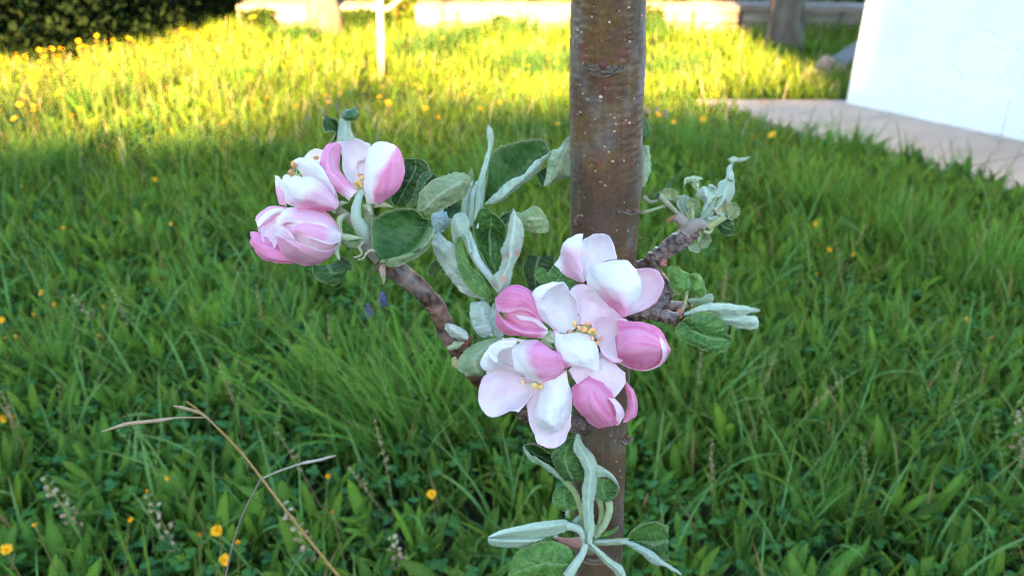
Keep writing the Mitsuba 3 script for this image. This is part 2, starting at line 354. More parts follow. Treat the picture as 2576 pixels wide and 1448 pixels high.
# young white tree in the meadow
def sapling():
    t = thing('young_tree', 'slim young tree with whitewashed trunk standing alone in the sunlit meadow', 'tree')
    b = on_ground(960, 196); q = np.random.default_rng(4)
    P = cr([b - [0, 0, .1], b + [0.005, 0, 0.12], b + [0.02, 0.0, 0.4], b + [0.03, 0, 0.9], b + [0.0, 0.02, 1.5], b + [0.03, 0, 1.9]], 40)
    R = np.interp(np.linspace(0, 1, 40), [0, 0.08, 0.3, 1], [0.028, 0.022, 0.020, 0.010])
    v, f = tube_mesh(P, R, 16, rough=0.06, seed=4, freq=25)
    h = v[:, 2] - b[2]
    m = np.clip((h - 0.10 + 0.06 * (meshkit.fbm(v * 30, 3, 1) - 0.5)) / 0.02, 0, 1)[:, None]
    c = np.array([0.26, 0.16, 0.11]) * (1 - m) + np.array([0.62, 0.56, 0.48]) * m
    put(t + '__trunk', (v, f), 'matte_mat', True, c)
    top = P[-1]
    for k in range(7):
        s = P[22 + 2 * k]; a = k * 2.3
        e = s + np.array([math.cos(a) * 0.3, math.sin(a) * 0.3, 0.3])
        mb = MB(); mb.add(*tube_mesh(cr([s, (s + e) / 2 + [0, 0, .02], e], 8), np.linspace(.009, .003, 8), 6), (0.2, 0.14, 0.1)); mb.put(t + '__limb', 'matte_mat')
    s = P[17]; e = s + np.array([0.17, 0.0, 0.05])
    s = b + [0.022, 0, 0.47]; m_ = s + [0.05, 0, -0.012]; e = s + [0.17, 0.02, 0.07]
    mb = MB(); mb.add(*tube_mesh(cr([s, m_, e], 10), np.linspace(.02, .010, 10), 9, rough=.1, freq=30), (0.45, 0.34, 0.24)); mb.put(t + '__limb', 'matte_mat')
    pos = crown_points(900, P[-4] + [0, 0, .1], np.array([.5, .5, .5]), 5)
    v, f, c = leaf_cards(900, pos, 0.035, 5, LITE)
    put(t + '__crown', (v, f), 'grass_mat', False, c)
sapling()

# rubble by the house corner
def rock(key, px, py, s, seed, label, col, group=None):
    p = on_ground(px, py); m = trimesh.creation.icosphere(subdivisions=3)
    v = m.vertices * (np.asarray(s)); v = v * (0.75 + 0.5 * meshkit.fbm(m.vertices * 1.6 + seed, 3, seed))[:, None]
    v = np.sign(v) * np.abs(v)
    c = np.asarray(col) * (0.7 + 0.6 * meshkit.fbm(m.vertices * 5 + seed, 3, seed))[:, None]
    put(key, (v + p + [0, 0, s[2] * 0.35], m.faces), 'matte_mat', 25, None if False else None, label=label, cat='stone', group=group) if False else None
    k = numbered(key); scene[k] = ply((v + p + [0, 0, s[2] * 0.35], m.faces), 'matte_mat', smooth=True, color=np.clip(c, 0, 1)); tag(k, label, 'stone', group)
rock('rubble_stone', 2068, 206, (.065, .08, .125), 3, 'pinkish rubble stone standing upright by the house corner', (0.40, 0.24, 0.19))
rock('rubble_stone', 2034, 214, (.085, .08, .085), 5, 'low tan rubble stone half hidden in grass left of the upright one', (0.42, 0.27, 0.19))
rock('rubble_stone', 2105, 208, (.08, .09, .09), 9, 'brown rubble stone closest to the house corner', (0.30, 0.17, 0.14))
def board():
    a, b = on_ground(2085, 185), on_ground(2150, 190)
    a = on_ground(2090, 196) + [0, .12, .02]; e = a + np.array([0.30, 0.10, 0.16])
    d = unit(e - a); w = np.array([0, 1.0, 0]); n = unit(np.cross(d, w)); w = np.cross(n, d)
    m = trimesh.creation.box([0.42, 0.22, 0.03])
    v = (a + e) / 2 + m.vertices[:, :1] * d + m.vertices[:, 1:2] * w + m.vertices[:, 2:] * n
    mb = MB(); mb.add(v, m.faces, (0.17, 0.17, 0.18)); mb.put('leaning_slab', 'matte_mat', False, label='grey slab leaning behind the rubble stones at the house corner', cat='slab')
board()

# ------------------------------------------------------------------ the young apple tree in front
FRAMES = {'A': (591.4, 230.0, .36307, .430), 'B': (1051.4, 295.7, .31768, .458), 'C': (1117.1, 558.6, .40857, .436),
          'D': (1380.0, 0.0, .40845, .44), 'E': (1182.9, 1051.4, .27406, .530), 'F': (1544.3, 361.4, .38586, .478)}
def pt(fr, x, y, z=0.0, depth=None):          # measured spot in the twig's own sheet of the survey, z in mm nearer the viewer
    ox, oy, s, d = FRAMES[fr]
    return at(ox + s * x, oy + s * y, (depth or d) - z / 1000)
def pts(fr, text, depth=None, zadd=0.0):
    out = []
    for w in text.split():
        a = [float(k) for k in w.split(',')]
        out.append(pt(fr, a[0], a[1], (a[2] if len(a) > 2 else 0.0) + zadd, depth))
    return np.array(out)
APPLE = thing('apple_tree', 'young apple tree with grey brown trunk, pink white blossoms and woolly new leaves', 'tree')

def loft(rails, nu, nv):
    R = np.stack([cr(r, nu) for r in rails]); m = len(R)
    Q = np.concatenate([2 * R[:1] - R[1:2], R, 2 * R[-1:] - R[-2:-1]])
    t = np.linspace(0, m - 1, nv); i = np.minimum(t.astype(int), m - 2); f = (t - i)[:, None, None]
    a, b, c, d = Q[i], Q[i + 1], Q[i + 2], Q[i + 3]
    S = 0.5 * (2 * b + (c - a) * f + (2 * a - 5 * b + 4 * c - d) * f**2 + (3 * b - a - 3 * c + d) * f**3)
    if m == 2: S = R[0] * (1 - f) + R[1] * f
    return S.transpose(1, 0, 2)               # nu, nv, 3

def smooth01(a, b, x):
    t = np.clip((x - a) / (b - a), 0, 1); return t * t * (3 - 2 * t)
def smoothgrid(P, k):
    for _ in range(k):
        Q = P.copy(); Q[1:-1] = (P[:-2] + 2 * P[1:-1] + P[2:]) / 4; P = Q
    return P

SEEDN = [0]
def sheet(key, fr, rails, front, back, bsdf, depth=None, nu=40, nv=26, dome=0.0, thick=0.3, teeth=0, tooth=0.5, wavy=0.35, quilt=0.0, hairs=0, hairc=(.5, .56, .5), zadd=0.0, hairlen=0.9, wavef=150.0, crinkle=0.0, domepow=1.0, label=None):
    """one leaf or petal: a skin of real thickness through rails that run from its base to its tip"""
    SEEDN[0] += 1; sd = SEEDN[0]; q = np.random.default_rng(sd)
    R = [pts(fr, r, depth, zadd) if isinstance(r, str) else r for r in rails]
    P = loft(R, nu, nv)
    u = np.linspace(0, 1, nu)[:, None] * np.ones((1, nv)); v = np.linspace(0, 1, nv)[None] * np.ones((nu, 1))
    view = unit(CAM - P)
    if dome:
        P = P + view * (dome / 1000 * (1 - (2 * v - 1) ** 2) ** domepow * np.sin(np.pi * np.clip(u * 0.92 + 0.06, 0, 1)) ** 0.5)[..., None]
    N = grid_normals(P)
    if np.mean(np.sum(N * view, -1)) < 0:
        P, u, v = P[:, ::-1], u[:, ::-1], v[:, ::-1]; N = grid_normals(P); view = view[:, ::-1]
    disp = (meshkit.fbm(P * wavef, 3, sd) - 0.5) * 2 * wavy / 1000
    if quilt:
        ph = 8.0 * (u + 0.42 * np.abs(v - 0.5)) ; disp = disp + quilt / 1000 * 0.45 * (np.abs(np.sin(np.pi * ph)) ** 0.6 - 0.5) * smooth01(0, .12, np.minimum(v, 1 - v)) + quilt / 1000 * 0.9 * (smooth01(0, 0.09, np.abs(v - .5)) - 1)
        disp = disp + quilt / 1000 * 2.6 * (meshkit.fbm(P * 520, 3, sd) - .5)
    P = P + N * disp[..., None]
    if crinkle:
        P = P + np.stack([meshkit.fbm(P * 190 + 7 * k, 2, sd + 31 * k) - .5 for k in range(3)], -1) * crinkle / 500
        P = P + N * (crinkle / 1000 * .8 * (meshkit.fbm(np.stack([v * 9, u * 1.3, 0 * u + sd], -1), 2, sd) - .5))[..., None]
    if teeth:
        k = np.linspace(0, teeth, nu) % 1.0
        for e, s in ((0, 1), (-1, -1)):
            out = unit(P[:, e] - P[:, e + s * 2]); w = np.sin(np.pi * np.linspace(0, 1, nu)) ** 0.4
            P[:, e] += out * (tooth / 1000 * (k - 0.3) * w * q.uniform(.6, 1.2, nu))[:, None]
    N = grid_normals(P)
    fc = np.clip(front(u, v, P), 0, 1); bc = np.clip(back(u, v, P), 0, 1)
    nn = nu * nv; G = P - N * (thick / 1000)
    mb = MB()
    mb.add(P.reshape(-1, 3), grid_faces(nu, nv), fc.reshape(-1, 3))
    mb.add(G.reshape(-1, 3), grid_faces(nu, nv, flip=True), bc.reshape(-1, 3))
    loop = np.r_[np.arange(nv), np.arange(1, nu) * nv + nv - 1, (nu - 1) * nv + np.arange(nv - 2, -1, -1), np.arange(nu - 2, 0, -1) * nv]
    a, b = P.reshape(-1, 3)[loop], G.reshape(-1, 3)[loop]; m = len(loop); j = np.arange(m); j2 = (j + 1) % m
    mb.add(np.vstack([a, b]), np.vstack([np.stack([j, j + m, j2 + m], 1), np.stack([j, j2 + m, j2], 1)]), np.vstack([(fc.reshape(-1, 3)[loop] + bc.reshape(-1, 3)[loop]) / 2] * 2))
    if hairs:
        hairs *= 2; i = q.integers(0, nu, hairs); k = q.integers(0, nv, hairs)
        edge = q.uniform(size=hairs) < 0.45; k[edge] = np.where(q.uniform(size=edge.sum()) < .5, 0, nv - 1)
        p0 = P[i, k]; n0 = N[i, k] * np.where(q.uniform(size=hairs) < .5, 1, -1)[:, None]
        inw = np.clip(np.where(k < nv // 2, k + 2, k - 2), 0, nv - 1); outw = unit(p0 - P[i, inw])
        d = unit(np.where(edge[:, None], outw, n0) + q.normal(size=(hairs, 3)) * 0.55)
        L = hairlen / 1000 * q.uniform(.35, 1.1, hairs)[:, None]; w = unit(np.cross(d, q.normal(size=(hairs, 3)))) * 0.000028
        V = np.stack([p0 - w, p0 + w, p0 + d * L], 1).reshape(-1, 3)
        mb.add(V, np.arange(hairs * 3).reshape(-1, 3), np.asarray(hairc))
    return mb.put(key, bsdf, label=label)

# colours
W_IN, W_OUT, PINK, DEEP = np.array([.885, .86, .885]), np.array([.90, .88, .885]), np.array([.87, .37, .575]), np.array([.79, .19, .40])
def petal_col(base, mask, seed=1, pale=None):
    def f(u, v, P):
        wv = (meshkit.fbm(P * 160 + seed, 3, seed + 3) - .5); u, v = u + wv * .16, np.clip(v + wv * .10 * np.sin(np.pi * np.clip(v, 0, 1)), 0, 1)
        st = meshkit.fbm(np.stack([v * 11, u * 1.6, 0 * u + seed], -1), 3, seed) - .5
        vein = meshkit.fbm(np.stack([v * 38, u * 3, 0 * u + seed * 2], -1), 2, seed + 9) - .5
        line = np.exp(-(np.abs(meshkit.fbm(np.stack([v * 16 + .4 * u, u * 1.1, 0 * u + seed * 3], -1), 2, seed + 17) - .5) / .018) ** 2)[..., None]
        m = np.clip(mask(u, v) + st * 0.35 * (mask(u, v) > .02), 0, 1)[..., None]
        c = base * (1 - m) + PINK * m
        d = smooth01(.8, 1.25, mask(u, v) + st * .6)[..., None]
        c = c * (1 - d * .55) + DEEP * d * .55
        c = c * (1 - line * np.array([.02, .10, .06]) * (.35 + 1.3 * m))
        return c * (1 + vein[..., None] * np.array([.06, .20, .13]) * (.3 + m))
    return f
none = lambda u, v: 0 * u
inner = petal_col(W_IN, lambda u, v: 0 * u + .05)
blush = petal_col(W_IN, lambda u, v: .16 + 0 * u, 3)
outer_w = petal_col(W_OUT, none)
outer_p = petal_col(W_OUT, lambda u, v: .85 + 0 * u, 5)

def leaf_top(dark=1.0, mot=.35, yel=0.0):
    def f(u, v, P):
        n = smooth01(.25, .75, .6 * meshkit.fbm(P * 110, 3, 4) + .4 * meshkit.fbm(P * 700, 2, 14))[..., None]
        c = np.array([.015, .050, .010]) * dark * (1 - n * mot) + np.array([.068, .145, .030]) * dark * n * mot * 1.6
        c = c + np.array([.05, .05, 0.0]) * yel
        ph = 8.0 * (u + 0.42 * np.abs(v - 0.5)); lat = np.exp(-(np.abs((ph + .5) % 1 - .5) / .05) ** 2) * smooth01(0, .1, np.minimum(v, 1 - v)) * .22
        rib = np.exp(-(np.abs(v - .5) / .028) ** 2)
        k = np.clip(rib * .8 + lat, 0, 1)[..., None]
        c = c * (1 - k) + np.array([.17, .27, .12]) * k
        e = np.exp(-(np.minimum(v, 1 - v) / .016) ** 2)[..., None]
        return c * (1 - e * .7) + np.array([.22, .25, .11]) * e * .7
    return f
def leaf_under(col=(.27, .33, .19), spots=0.0, seed=0):
    col = np.array(col)
    def f(u, v, P):
        n = meshkit.fbm(P * 330, 3, 8)[..., None]; s = meshkit.fbm(P * 1500, 2, 3)[..., None]
        c = col * (.66 + .42 * n + .24 * s)
        ph = 8.0 * (u + 0.42 * np.abs(v - 0.5)); lat = np.exp(-(np.abs((ph + .5) % 1 - .5) / .07) ** 2) * .3
        k = np.clip(np.exp(-(np.abs(v - .5) / .035) ** 2) * .7 + lat, 0, 1)[..., None]
        c = c * (1 - k) + (col * .6 + .25) * k
        if spots:
            r = smooth01(.62, .74, meshkit.fbm(P * 190 + seed, 2, 21))[..., None]; c = c * (1 - r * spots) + np.array([.50, .20, .16]) * r * spots
        e = np.exp(-(np.minimum(v, 1 - v) / .025) ** 2)[..., None]
        return c * (1 - e * .5) + np.array([.36, .30, .20]) * e * .5
    return f
SAGE, WOOL, MID = leaf_under((.185, .235, .11)), leaf_under((.315, .40, .290)), leaf_under((.215, .295, .170))
TOP, DARKTOP, YTOP = leaf_top(), leaf_top(.75), leaf_top(1.35, .4, .6)
BLOTCH = leaf_under((.38, .42, .32), .75, 4)

def split(a, b, v0):                          # the skin turns over at v0: its other face shows beyond
    return lambda u, v, P: np.where((v < v0)[..., None], a(u, v, P), b(u, v, P))

def leaf(fr, rails, front=TOP, back=SAGE, **k):
    o = dict(nu=84, nv=26, thick=.35, quilt=.5, teeth=17, tooth=1.0, hairs=140, hairlen=.5, wavy=.9, crinkle=.5)
    if front in (WOOL, MID, BLOTCH): o.update(hairs=900, hairlen=1.0, quilt=.12, tooth=.6, wavy=.55, crinkle=.2)
    o.update(k)
    return sheet(APPLE + '__leaf', fr, rails, front, back, 'leaf_mat' if front not in (WOOL, MID, SAGE, BLOTCH) else 'wool_mat', **o)

def stalk(key, fr, line, r0, r1, col, bsdf='wool_mat', depth=None, hairs=200, seed=1, n=30, sides=10, rough=.12):
    P = cr(pts(fr, line, depth), n); R = np.linspace(r0, r1, n) / 1000; q = np.random.default_rng(seed)
    v, f = tube_mesh(P, R, sides, rough=rough, seed=seed, freq=250)
    mb = MB(); mb.add(v, f, np.asarray(col) * (.85 + .3 * meshkit.fbm(v * 300, 2, seed)[:, None]))
    if hairs:
        i = q.integers(0, len(v) - 2, hairs); p0 = v[i]; c0 = P[np.minimum(i // sides, n - 1)]
        d = unit(unit(p0 - c0) + q.normal(size=(hairs, 3)) * .5); w = unit(np.cross(d, q.normal(size=(hairs, 3)))) * .00005
        V = np.stack([p0 - w, p0 + w, p0 + d * .0008 * q.uniform(.3, 1, (hairs, 1))], 1).reshape(-1, 3); mb.add(V, np.arange(hairs * 3).reshape(-1, 3), (.6, .64, .56))
    return mb.put(key, bsdf)

# --- trunk
TA, TB = at(1531, 0, .412), at(1503, 1440, .600)
TD = unit(TA - TB); TL = np.linalg.norm(TA - TB)
TP0 = TB - TD * .62; TP1 = TA + TD * .9
def trunk_axis(s): return TB + TD * s[..., None] if isinstance(s, np.ndarray) else TB + TD * s
def trunk_r(s):                               # s metres above TB
    return np.interp(s, [-.62, -.5, -.2, 0, .12, .22, .30, .40, TL, TL + .9], [.028, .021, .0168, .0160, .0170, .0176, .0192, .0182, .0176, .0125])
def trunk_pt(px, py, lift=0.0):               # on the near side of the bark, mm above it
    d = unit(ray(px, py)); o = CAM - TB; 
    dp = d - TD * np.dot(d, TD); op = o - TD * np.dot(o, TD); R = .0176
    for _ in range(4):
        a, b, c = dp @ dp, 2 * dp @ op, op @ op - R * R
        disc = max(b * b - 4 * a * c, 0); t = (-b - math.sqrt(disc)) / (2 * a)
        p = CAM + d * t; s = np.dot(p - TB, TD); R = float(trunk_r(s))
    n = unit(p - TB - TD * s)
    return p + n * lift / 1000, n
def build_trunk():
    n, sides = 760, 150
    s = np.r_[np.linspace(-.62, -.05, 60), np.linspace(-.05, TL + .05, n)[1:], np.linspace(TL + .05, TL + .9, 60)[1:]]
    x = unit(np.cross(TD, [0, 1, 0])); y = np.cross(TD, x)
    th = np.arange(sides + 1) / sides * 2 * np.pi
    dirs = np.cos(th)[:, None] * x + np.sin(th)[:, None] * y
    A = TB + TD * s[:, None]
    D = np.broadcast_to(dirs[None], (len(s), sides + 1, 3))
    P0 = A[:, None] + D * trunk_r(s)[:, None, None]
    big = meshkit.fbm(P0 * np.array([40, 40, 18]), 3, 2) - .5
    stri = meshkit.fbm(np.stack([th[None] * 26 + 0 * s[:, None], s[:, None] * 55 + 0 * th[None], 0 * P0[..., 0]], -1), 3, 5) - .5
    stri[:, -1] = stri[:, 0]
    ring = np.exp(-((s - .245) / .02) ** 2)[:, None] * (np.sin(s * 1500)[:, None] * .00014) 
    P = P0 + D * (big * .0026 + stri * .0006 + .0007 * (meshkit.fbm(P0 * np.array([260, 260, 520]), 3, 19) - .5) + ring)[..., None]
    f1 = meshkit.fbm(P0 * np.array([70, 70, 30]), 4, 11); f2 = meshkit.fbm(P0 * np.array([55, 55, 42]) + 9, 4, 12); f3 = meshkit.fbm(P0 * np.array([90, 90, 60]) + 3, 3, 13)
    face = np.clip(-(D @ unit(np.array([.05, 1, 0]))), 0, 1)     # grey skin thinner on the side towards the camera
    c = np.array([.118, .064, .038]) * np.ones(P.shape)
    def mixin(col, m): nonlocal c; c = c * (1 - m[..., None]) + np.array(col) * m[..., None]
    mixin([.20, .105, .022], smooth01(.44, .60, f2) * (.10 + .38 * face))
    mixin([.172, .145, .130], smooth01(.47, .60, f1 + .26 * (1 - face) ** 1.5 - .05) * .55)
    mixin([.17, .042, .05], smooth01(.64, .72, f3) * .4)
    mixin([.075, .050, .036], smooth01(.50, .62, meshkit.fbm(P0 * np.array([60, 60, 16]) + 5, 3, 14)) * .6)
    low = smooth01(.19, .06, s)[:, None] * np.ones(P.shape[:2])
    mixin([.085, .060, .044], low * .5)
    c = c * (1 + stri[..., None] * .45) * (.62 + .76 * meshkit.fbm(P0 * np.array([900, 900, 1500]), 3, 6)[..., None])
    put(APPLE + '__trunk', (P.reshape(-1, 3), grid_faces(len(s), sides + 1)), 'bark_mat', True, np.clip(c, 0, 1).reshape(-1, 3))
    # corky pores
    mb = MB(); q = np.random.default_rng(9)
    spots = [(493, 47, 10), (280, 42, 7), (435, 70, 6), (268, 105, 7), (375, 138, 9), (180, 188, 9), (205, 200, 9), (157, 186, 5), (498, 257, 9), (572, 97, 6), (398, 22, 6), (195, 525, 7), (212, 578, 9), (243, 612, 9), (320, 598, 12), (320, 625, 5), (525, 608, 9), (485, 530, 4), (510, 480, 4), (180, 705, 6), (197, 692, 8), (285, 733, 8), (404, 727, 8), (380, 706, 8), (475, 740, 7), (496, 758, 11), (414, 765, 7), (404, 810, 8), (226, 820, 8), (300, 852, 6), (345, 903, 8), (372, 935, 8), (222, 955, 6), (395, 992, 9), (462, 988, 11), (290, 1050, 12), (268, 1012, 5), (522, 1050, 9), (545, 1015, 7), (320, 1120, 9), (350, 1142, 10), (217, 1138, 6), (500, 1130, 7), (215, 1165, 6), (220, 1215, 6), (465, 1245, 6), (228, 1240, 4), (190, 1325, 6), (205, 1325, 6), (420, 1365, 6), (418, 1415, 9), (275, 1410, 5), (487, 1418, 9), (520, 1400, 6), (330, 1300, 5), (165, 855, 5), (525, 760, 5), (555, 670, 5), (380, 1230, 4), (300, 960, 4), (440, 860, 4), (260, 770, 4), (530, 900, 5), (550, 1100, 6), (500, 200, 4), (330, 250, 4), (230, 300, 4), (430, 540, 4), (240, 10, 6), (550, 8, 6)]
    px = [(1380 + .40845 * a, .40845 * b, r * .40845 * .80) for a, b, r in spots]
    px += [(1475 + q.uniform(-25, 100), q.uniform(1080, 1440), q.uniform(1.2, 2.6)) for _ in range(34)] + [(q.uniform(1445, 1610), q.uniform(0, 600), q.uniform(.7, 1.4)) for _ in range(45)]
    for (a, b, r) in px:
        p, nn = trunk_pt(a, b, 0.15); rr = r / FPX * .45
        v = SPH.vertices * rr; t = unit(np.cross(nn, TD)); v = v + t * ((v @ t)[:, None] * q.uniform(-.1, .5)); v = v - nn * ((v @ nn)[:, None] * .45)
        mb.add(v + p, SPH.faces, np.array([.50, .40, .31]) * q.uniform(.6, 1.15))
    mb.put(APPLE + '__trunk__pores', 'matte_mat', kind='stuff')
    # old bud scar with its folds
    def scar(cx, cy, w, h, n, rpx, bud, name):
        mb = MB()
        for k in range(n):
            f = 1 - k / n * .8; L = []
            for a in np.linspace(math.pi * 1.02, math.pi * -.02, 15):
                L.append(trunk_pt(cx + w * f * math.cos(a), cy + h * f * math.sin(a) * 1.0 - k * .6 + 2.2 * math.sin(a * 5 + k * 2.1) * f, .1 + k * .22 + .3 * math.sin(a * 7 + k))[0])
            P = cr(L, 30); R = np.sin(np.linspace(.12, math.pi - .12, 30)) ** .5 * rpx / FPX * .43
            mb.add(*tube_mesh(P, R, 8, rough=.35, freq=500, seed=k), np.array([.165, .125, .10]) * (1.15 - .45 * (k % 2)) * (.8 + .4 * np.random.default_rng(k).uniform()))
        p, nn = trunk_pt(cx, cy - h * .1, .8); mb.add(*blob(p, bud / FPX * .43, nn, 1.2, True), (.13, .05, .04))
        mb.put(APPLE + '__trunk__' + name, 'matte_mat')
    scar(1518, 166, 54, 24, 9, 3.2, 11, 'bud_scar')
    scar(1588, 528, 32, 9, 3, 3.5, 7, 'bud_scar')
    scar(1574, 1100, 16, 14, 3, 4, 9, 'bud_scar')
    scar(1500, 1402, 52, 14, 3, 4, 1, 'bud_scar')
    for k, (a, b, r) in enumerate(((1441, 440, 5), (1442, 455, 6), (1443, 560, 8), (1447, 548, 6))):
        p, nn = trunk_pt(a + 5, b, -.2); mb = MB(); mb.add(*blob(p, r / FPX * .45, TD, 1.5, True), (.13, .085, .075)); mb.put(APPLE + '__trunk__bud', 'matte_mat')
build_trunk()

def branch(line, radii, seed, tint=(.15, .095, .075), rings=(), grey=.5, key='__branch'):
    P = cr(np.array([at(*p) for p in line]), 110); s = np.linspace(0, 1, 110)
    R = np.interp(s, np.linspace(0, 1, len(radii)), radii) / 1000
    for r in rings: R = R * (1 + .09 * np.exp(-((s - r) / .010) ** 2) - .05 * np.exp(-((s - r - .03) / .014) ** 2))
    R = R * (1 + .16 * (meshkit.fbm(np.stack([s * 7, 0 * s + seed, 0 * s], -1), 2, seed) - .5))
    v, f = tube_mesh(P, R, 40, rough=.22, seed=seed, freq=420)
    v = v + (np.stack([meshkit.fbm(v * 90 + 5 * k, 2, seed + k) for k in range(3)], -1) - .5) * .0016
    n = meshkit.fbm(v * 130, 3, seed)[:, None]; m = smooth01(.2, .8, meshkit.fbm(v * np.array([420, 420, 300]), 3, seed + 1))[:, None]
    sv0 = np.r_[np.repeat(s, 40), 0, 1][:, None]; c = np.asarray(tint) * (.25 + 1.5 * m) * (.55 + .55 * sv0); g = smooth01(.44, .60, n) * grey * (.3 + .7 * sv0); c = c * (1 - g) + np.array([.25, .215, .20]) * g
    sv = np.r_[np.repeat(s, 40), 0, 1][:, None]
    for r in rings: c = c * (1 - .5 * np.exp(-((sv - r - .018) / .010) ** 2)); c = c + np.array([.12, .07, .05]) * np.exp(-((sv - r + .012) / .008) ** 2)
    key = put(APPLE + key, (v, f), 'bark_mat', True, np.clip(c, 0, 1))
    q = np.random.default_rng(seed); mb = MB()
    for _ in range(150):
        k = q.integers(300, len(v) - 300); mb.add(*blob(v[k], q.uniform(.14, .36) / 1000), np.array([.55, .40, .22]) * q.uniform(.6, 1.1))
    mb.put(key + '__pores', 'matte_mat', kind='stuff')
    return key
branch([(1490, 1075, .530), (1430, 1065, .505), (1350, 1040, .492), (1285, 1005, .484), (1205, 955, .474), (1160, 895, .466), (1122, 825, .458), (1085, 755, .450), (1030, 705, .443), (985, 672, .438), (955, 655, .436)],
       [5.5, 4.8, 4.6, 4.3, 4.0, 3.9, 4.4, 5.0, 4.7, 5.4, 5.7], 3, rings=(.57, .71, .80, .93), tint=(.115, .060, .042), grey=.36)
branch([(1540, 700, .500), (1600, 680, .486), (1645, 652, .478), (1690, 618, .474), (1728, 592, .471), (1752, 577, .470)], [7.5, 6.2, 4.3, 4.6, 5.3, 4.0], 5, tint=(.115, .072, .065), rings=(.42, .53, .60, .72), grey=.6)
branch([(1560, 680, .500), (1625, 680, .484), (1668, 712, .478), (1668, 752, .476), (1640, 782, .474)], [7, 5.2, 4.0, 4.2, 3.8], 6, tint=(.07, .05, .045), grey=.15)
branch([(1520, 815, .505), (1570, 800, .482), (1630, 786, .474), (1668, 795, .472), (1708, 803, .470)], [6, 4.5, 4.0, 3.6, 3.9], 7, tint=(.11, .075, .07), rings=(.5, .6, .7, .8, .9), grey=.45)
branch([(1650, 775, .482), (1690, 768, .486), (1722, 772, .488)], [3.4, 3.2, 3.0], 8, tint=(.13, .08, .075), rings=(.5, .7), grey=.5)
branch([(1400, 1060, .505), (1340, 1050, .490), (1310, 1040, .482), (1318, 1010, .475), (1345, 960, .470)], [4.5, 4, 3.4, 3.2, 3.0], 9, tint=(.11, .06, .05), rings=(.5, .6, .7))
branch([(1500, 1395, .590), (1480, 1378, .565), (1472, 1365, .545), (1474, 1358, .535)], [5, 3.6, 3.0, 2.6], 10, tint=(.14, .09, .08), rings=(.5, .7))

# --- blossoms
def blossom(label):
    k = thing(APPLE + '__blossom', label, None); return k
def petal(b, fr, rails, front=inner, back=outer_w, **k):
    o = dict(nu=40, nv=32, thick=.25, wavy=.75, wavef=125.0, crinkle=.8); o.update(k)
    return sheet(b + '__petal', fr, rails, front, back, 'petal_mat', **o)
def stamens(b, fr, centre, tips, depth=None, z=6.0, anther=(.82, .42, .14)):
    q = np.random.default_rng(int(centre[0])); mf, ma = MB(), MB()
    c0 = pt(fr, centre[0], centre[1], centre[2], depth)
    for (x, y, zz) in tips:
        e = pt(fr, x, y, zz, depth); P = cr([c0 + q.normal(size=3) * .0007, (c0 + e) / 2 + q.normal(size=3) * .0006 + unit(CAM - c0) * .0008, e], 8)
        mf.add(*tube_mesh(P, np.linspace(.00032, .0002, 8), 6), (.50, .52, .28))
        ax = unit(q.normal(size=3) * [1, 1, .6]); v, f = blob(e, .00105, ax, 1.6, True); ma.add(v, f, np.asarray(anther) * q.uniform(.75, 1.2) * np.array([1, q.uniform(.85, 1.25), q.uniform(.7, 1.8)]))
    mf.put(b + '__filaments', 'matte_mat'); ma.put(b + '__anthers', 'flower_mat')
def sepals(b, fr, lines, w=2.0, depth=None, col=(.30, .37, .20)):
    for L in lines:
        P = pts(fr, L, depth); t = unit(P[-1] - P[0]); side = unit(np.cross(t, unit(CAM - P[0]))) * w / 1000; n = len(P)
        ws = np.interp(np.linspace(0, 1, n), [0, .4, 1], [.8, 1, .12])[:, None]
        sheet(b + '__sepal', fr, [P - side * ws, P + unit(CAM - P) * .0006, P + side * ws], leaf_under(col), leaf_under(col), 'wool_mat', nu=20, nv=9, thick=.4, hairs=160, hairlen=.7, wavy=.15)

# flower in the middle
b = blossom('fully open pale blossom in the middle with stamens showing')
petal(b, 'C', ['720,690,1 655,610,6 625,545,9 640,515,10 600,470,10 640,410,9 728,372,5', '705,672,-2 600,590,1 538,495,3 562,412,5 635,378,5 731,369,4', '760,680,-5 690,590,-8 660,500,-9 680,430,-5 731,372,2', '800,655,-4 790,570,-6 770,480,-6 750,420,-2 733,374,3', '815,640,-1 828,560,-1 818,500,1 785,450,2 737,376,4'], inner, outer_w, nv=36)
petal(b, 'C', ['820,630,-2 828,560,-1 805,490,0 764,432,1', '850,632,-4 840,540,-7 835,460,-5 800,398,-1', '880,632,-4 890,520,-8 900,450,-5 875,383,-2', '905,632,-4 960,540,-6 1000,490,-3 1010,440,-1', '925,640,-3 1000,580,-4 1050,550,-1 1070,520,1', '930,652,-1 1000,620,-2 1060,600,0 1097,585,2'], petal_col(W_IN, lambda u, v: .10 + .22 * smooth01(.45, .8, v) * u, 3), outer_p, wavy=.6)
petal(b, 'C', ['925,675,0 918,640,2 912,618,3', '925,680,-3 950,620,-1 975,590,1', '925,685,-4 1000,640,-4 1075,588,0', '930,695,-4 1040,680,-5 1150,630,0', '935,700,-4 1060,720,-3 1167,720,1', '940,710,-3 1040,770,-1 1140,830,3', '945,720,-2 1000,790,1 1060,862,4', '945,735,0 965,790,2 995,832,3'], petal_col(W_IN, lambda u, v: .06 + .35 * smooth01(.62, .9, v) * smooth01(.72, 1, u), 4), outer_p)
petal(b, 'C', ['860,885,-3 830,880,-4 780,860,-4 745,900,2', '672,655,1 676,740,3 705,850,4 752,902,5', '705,680,2 700,760,7 735,840,9 790,880,8', '770,680,3 790,760,10 830,840,11 850,885,9', '835,680,3 875,750,9 905,830,10 900,900,8', '890,695,3 935,755,5 952,840,6 948,917,6'][1:], petal_col(W_OUT, lambda u, v: .95 * smooth01(.26, .08, v + .10 * np.sin(u * 5)) , 6), inner)
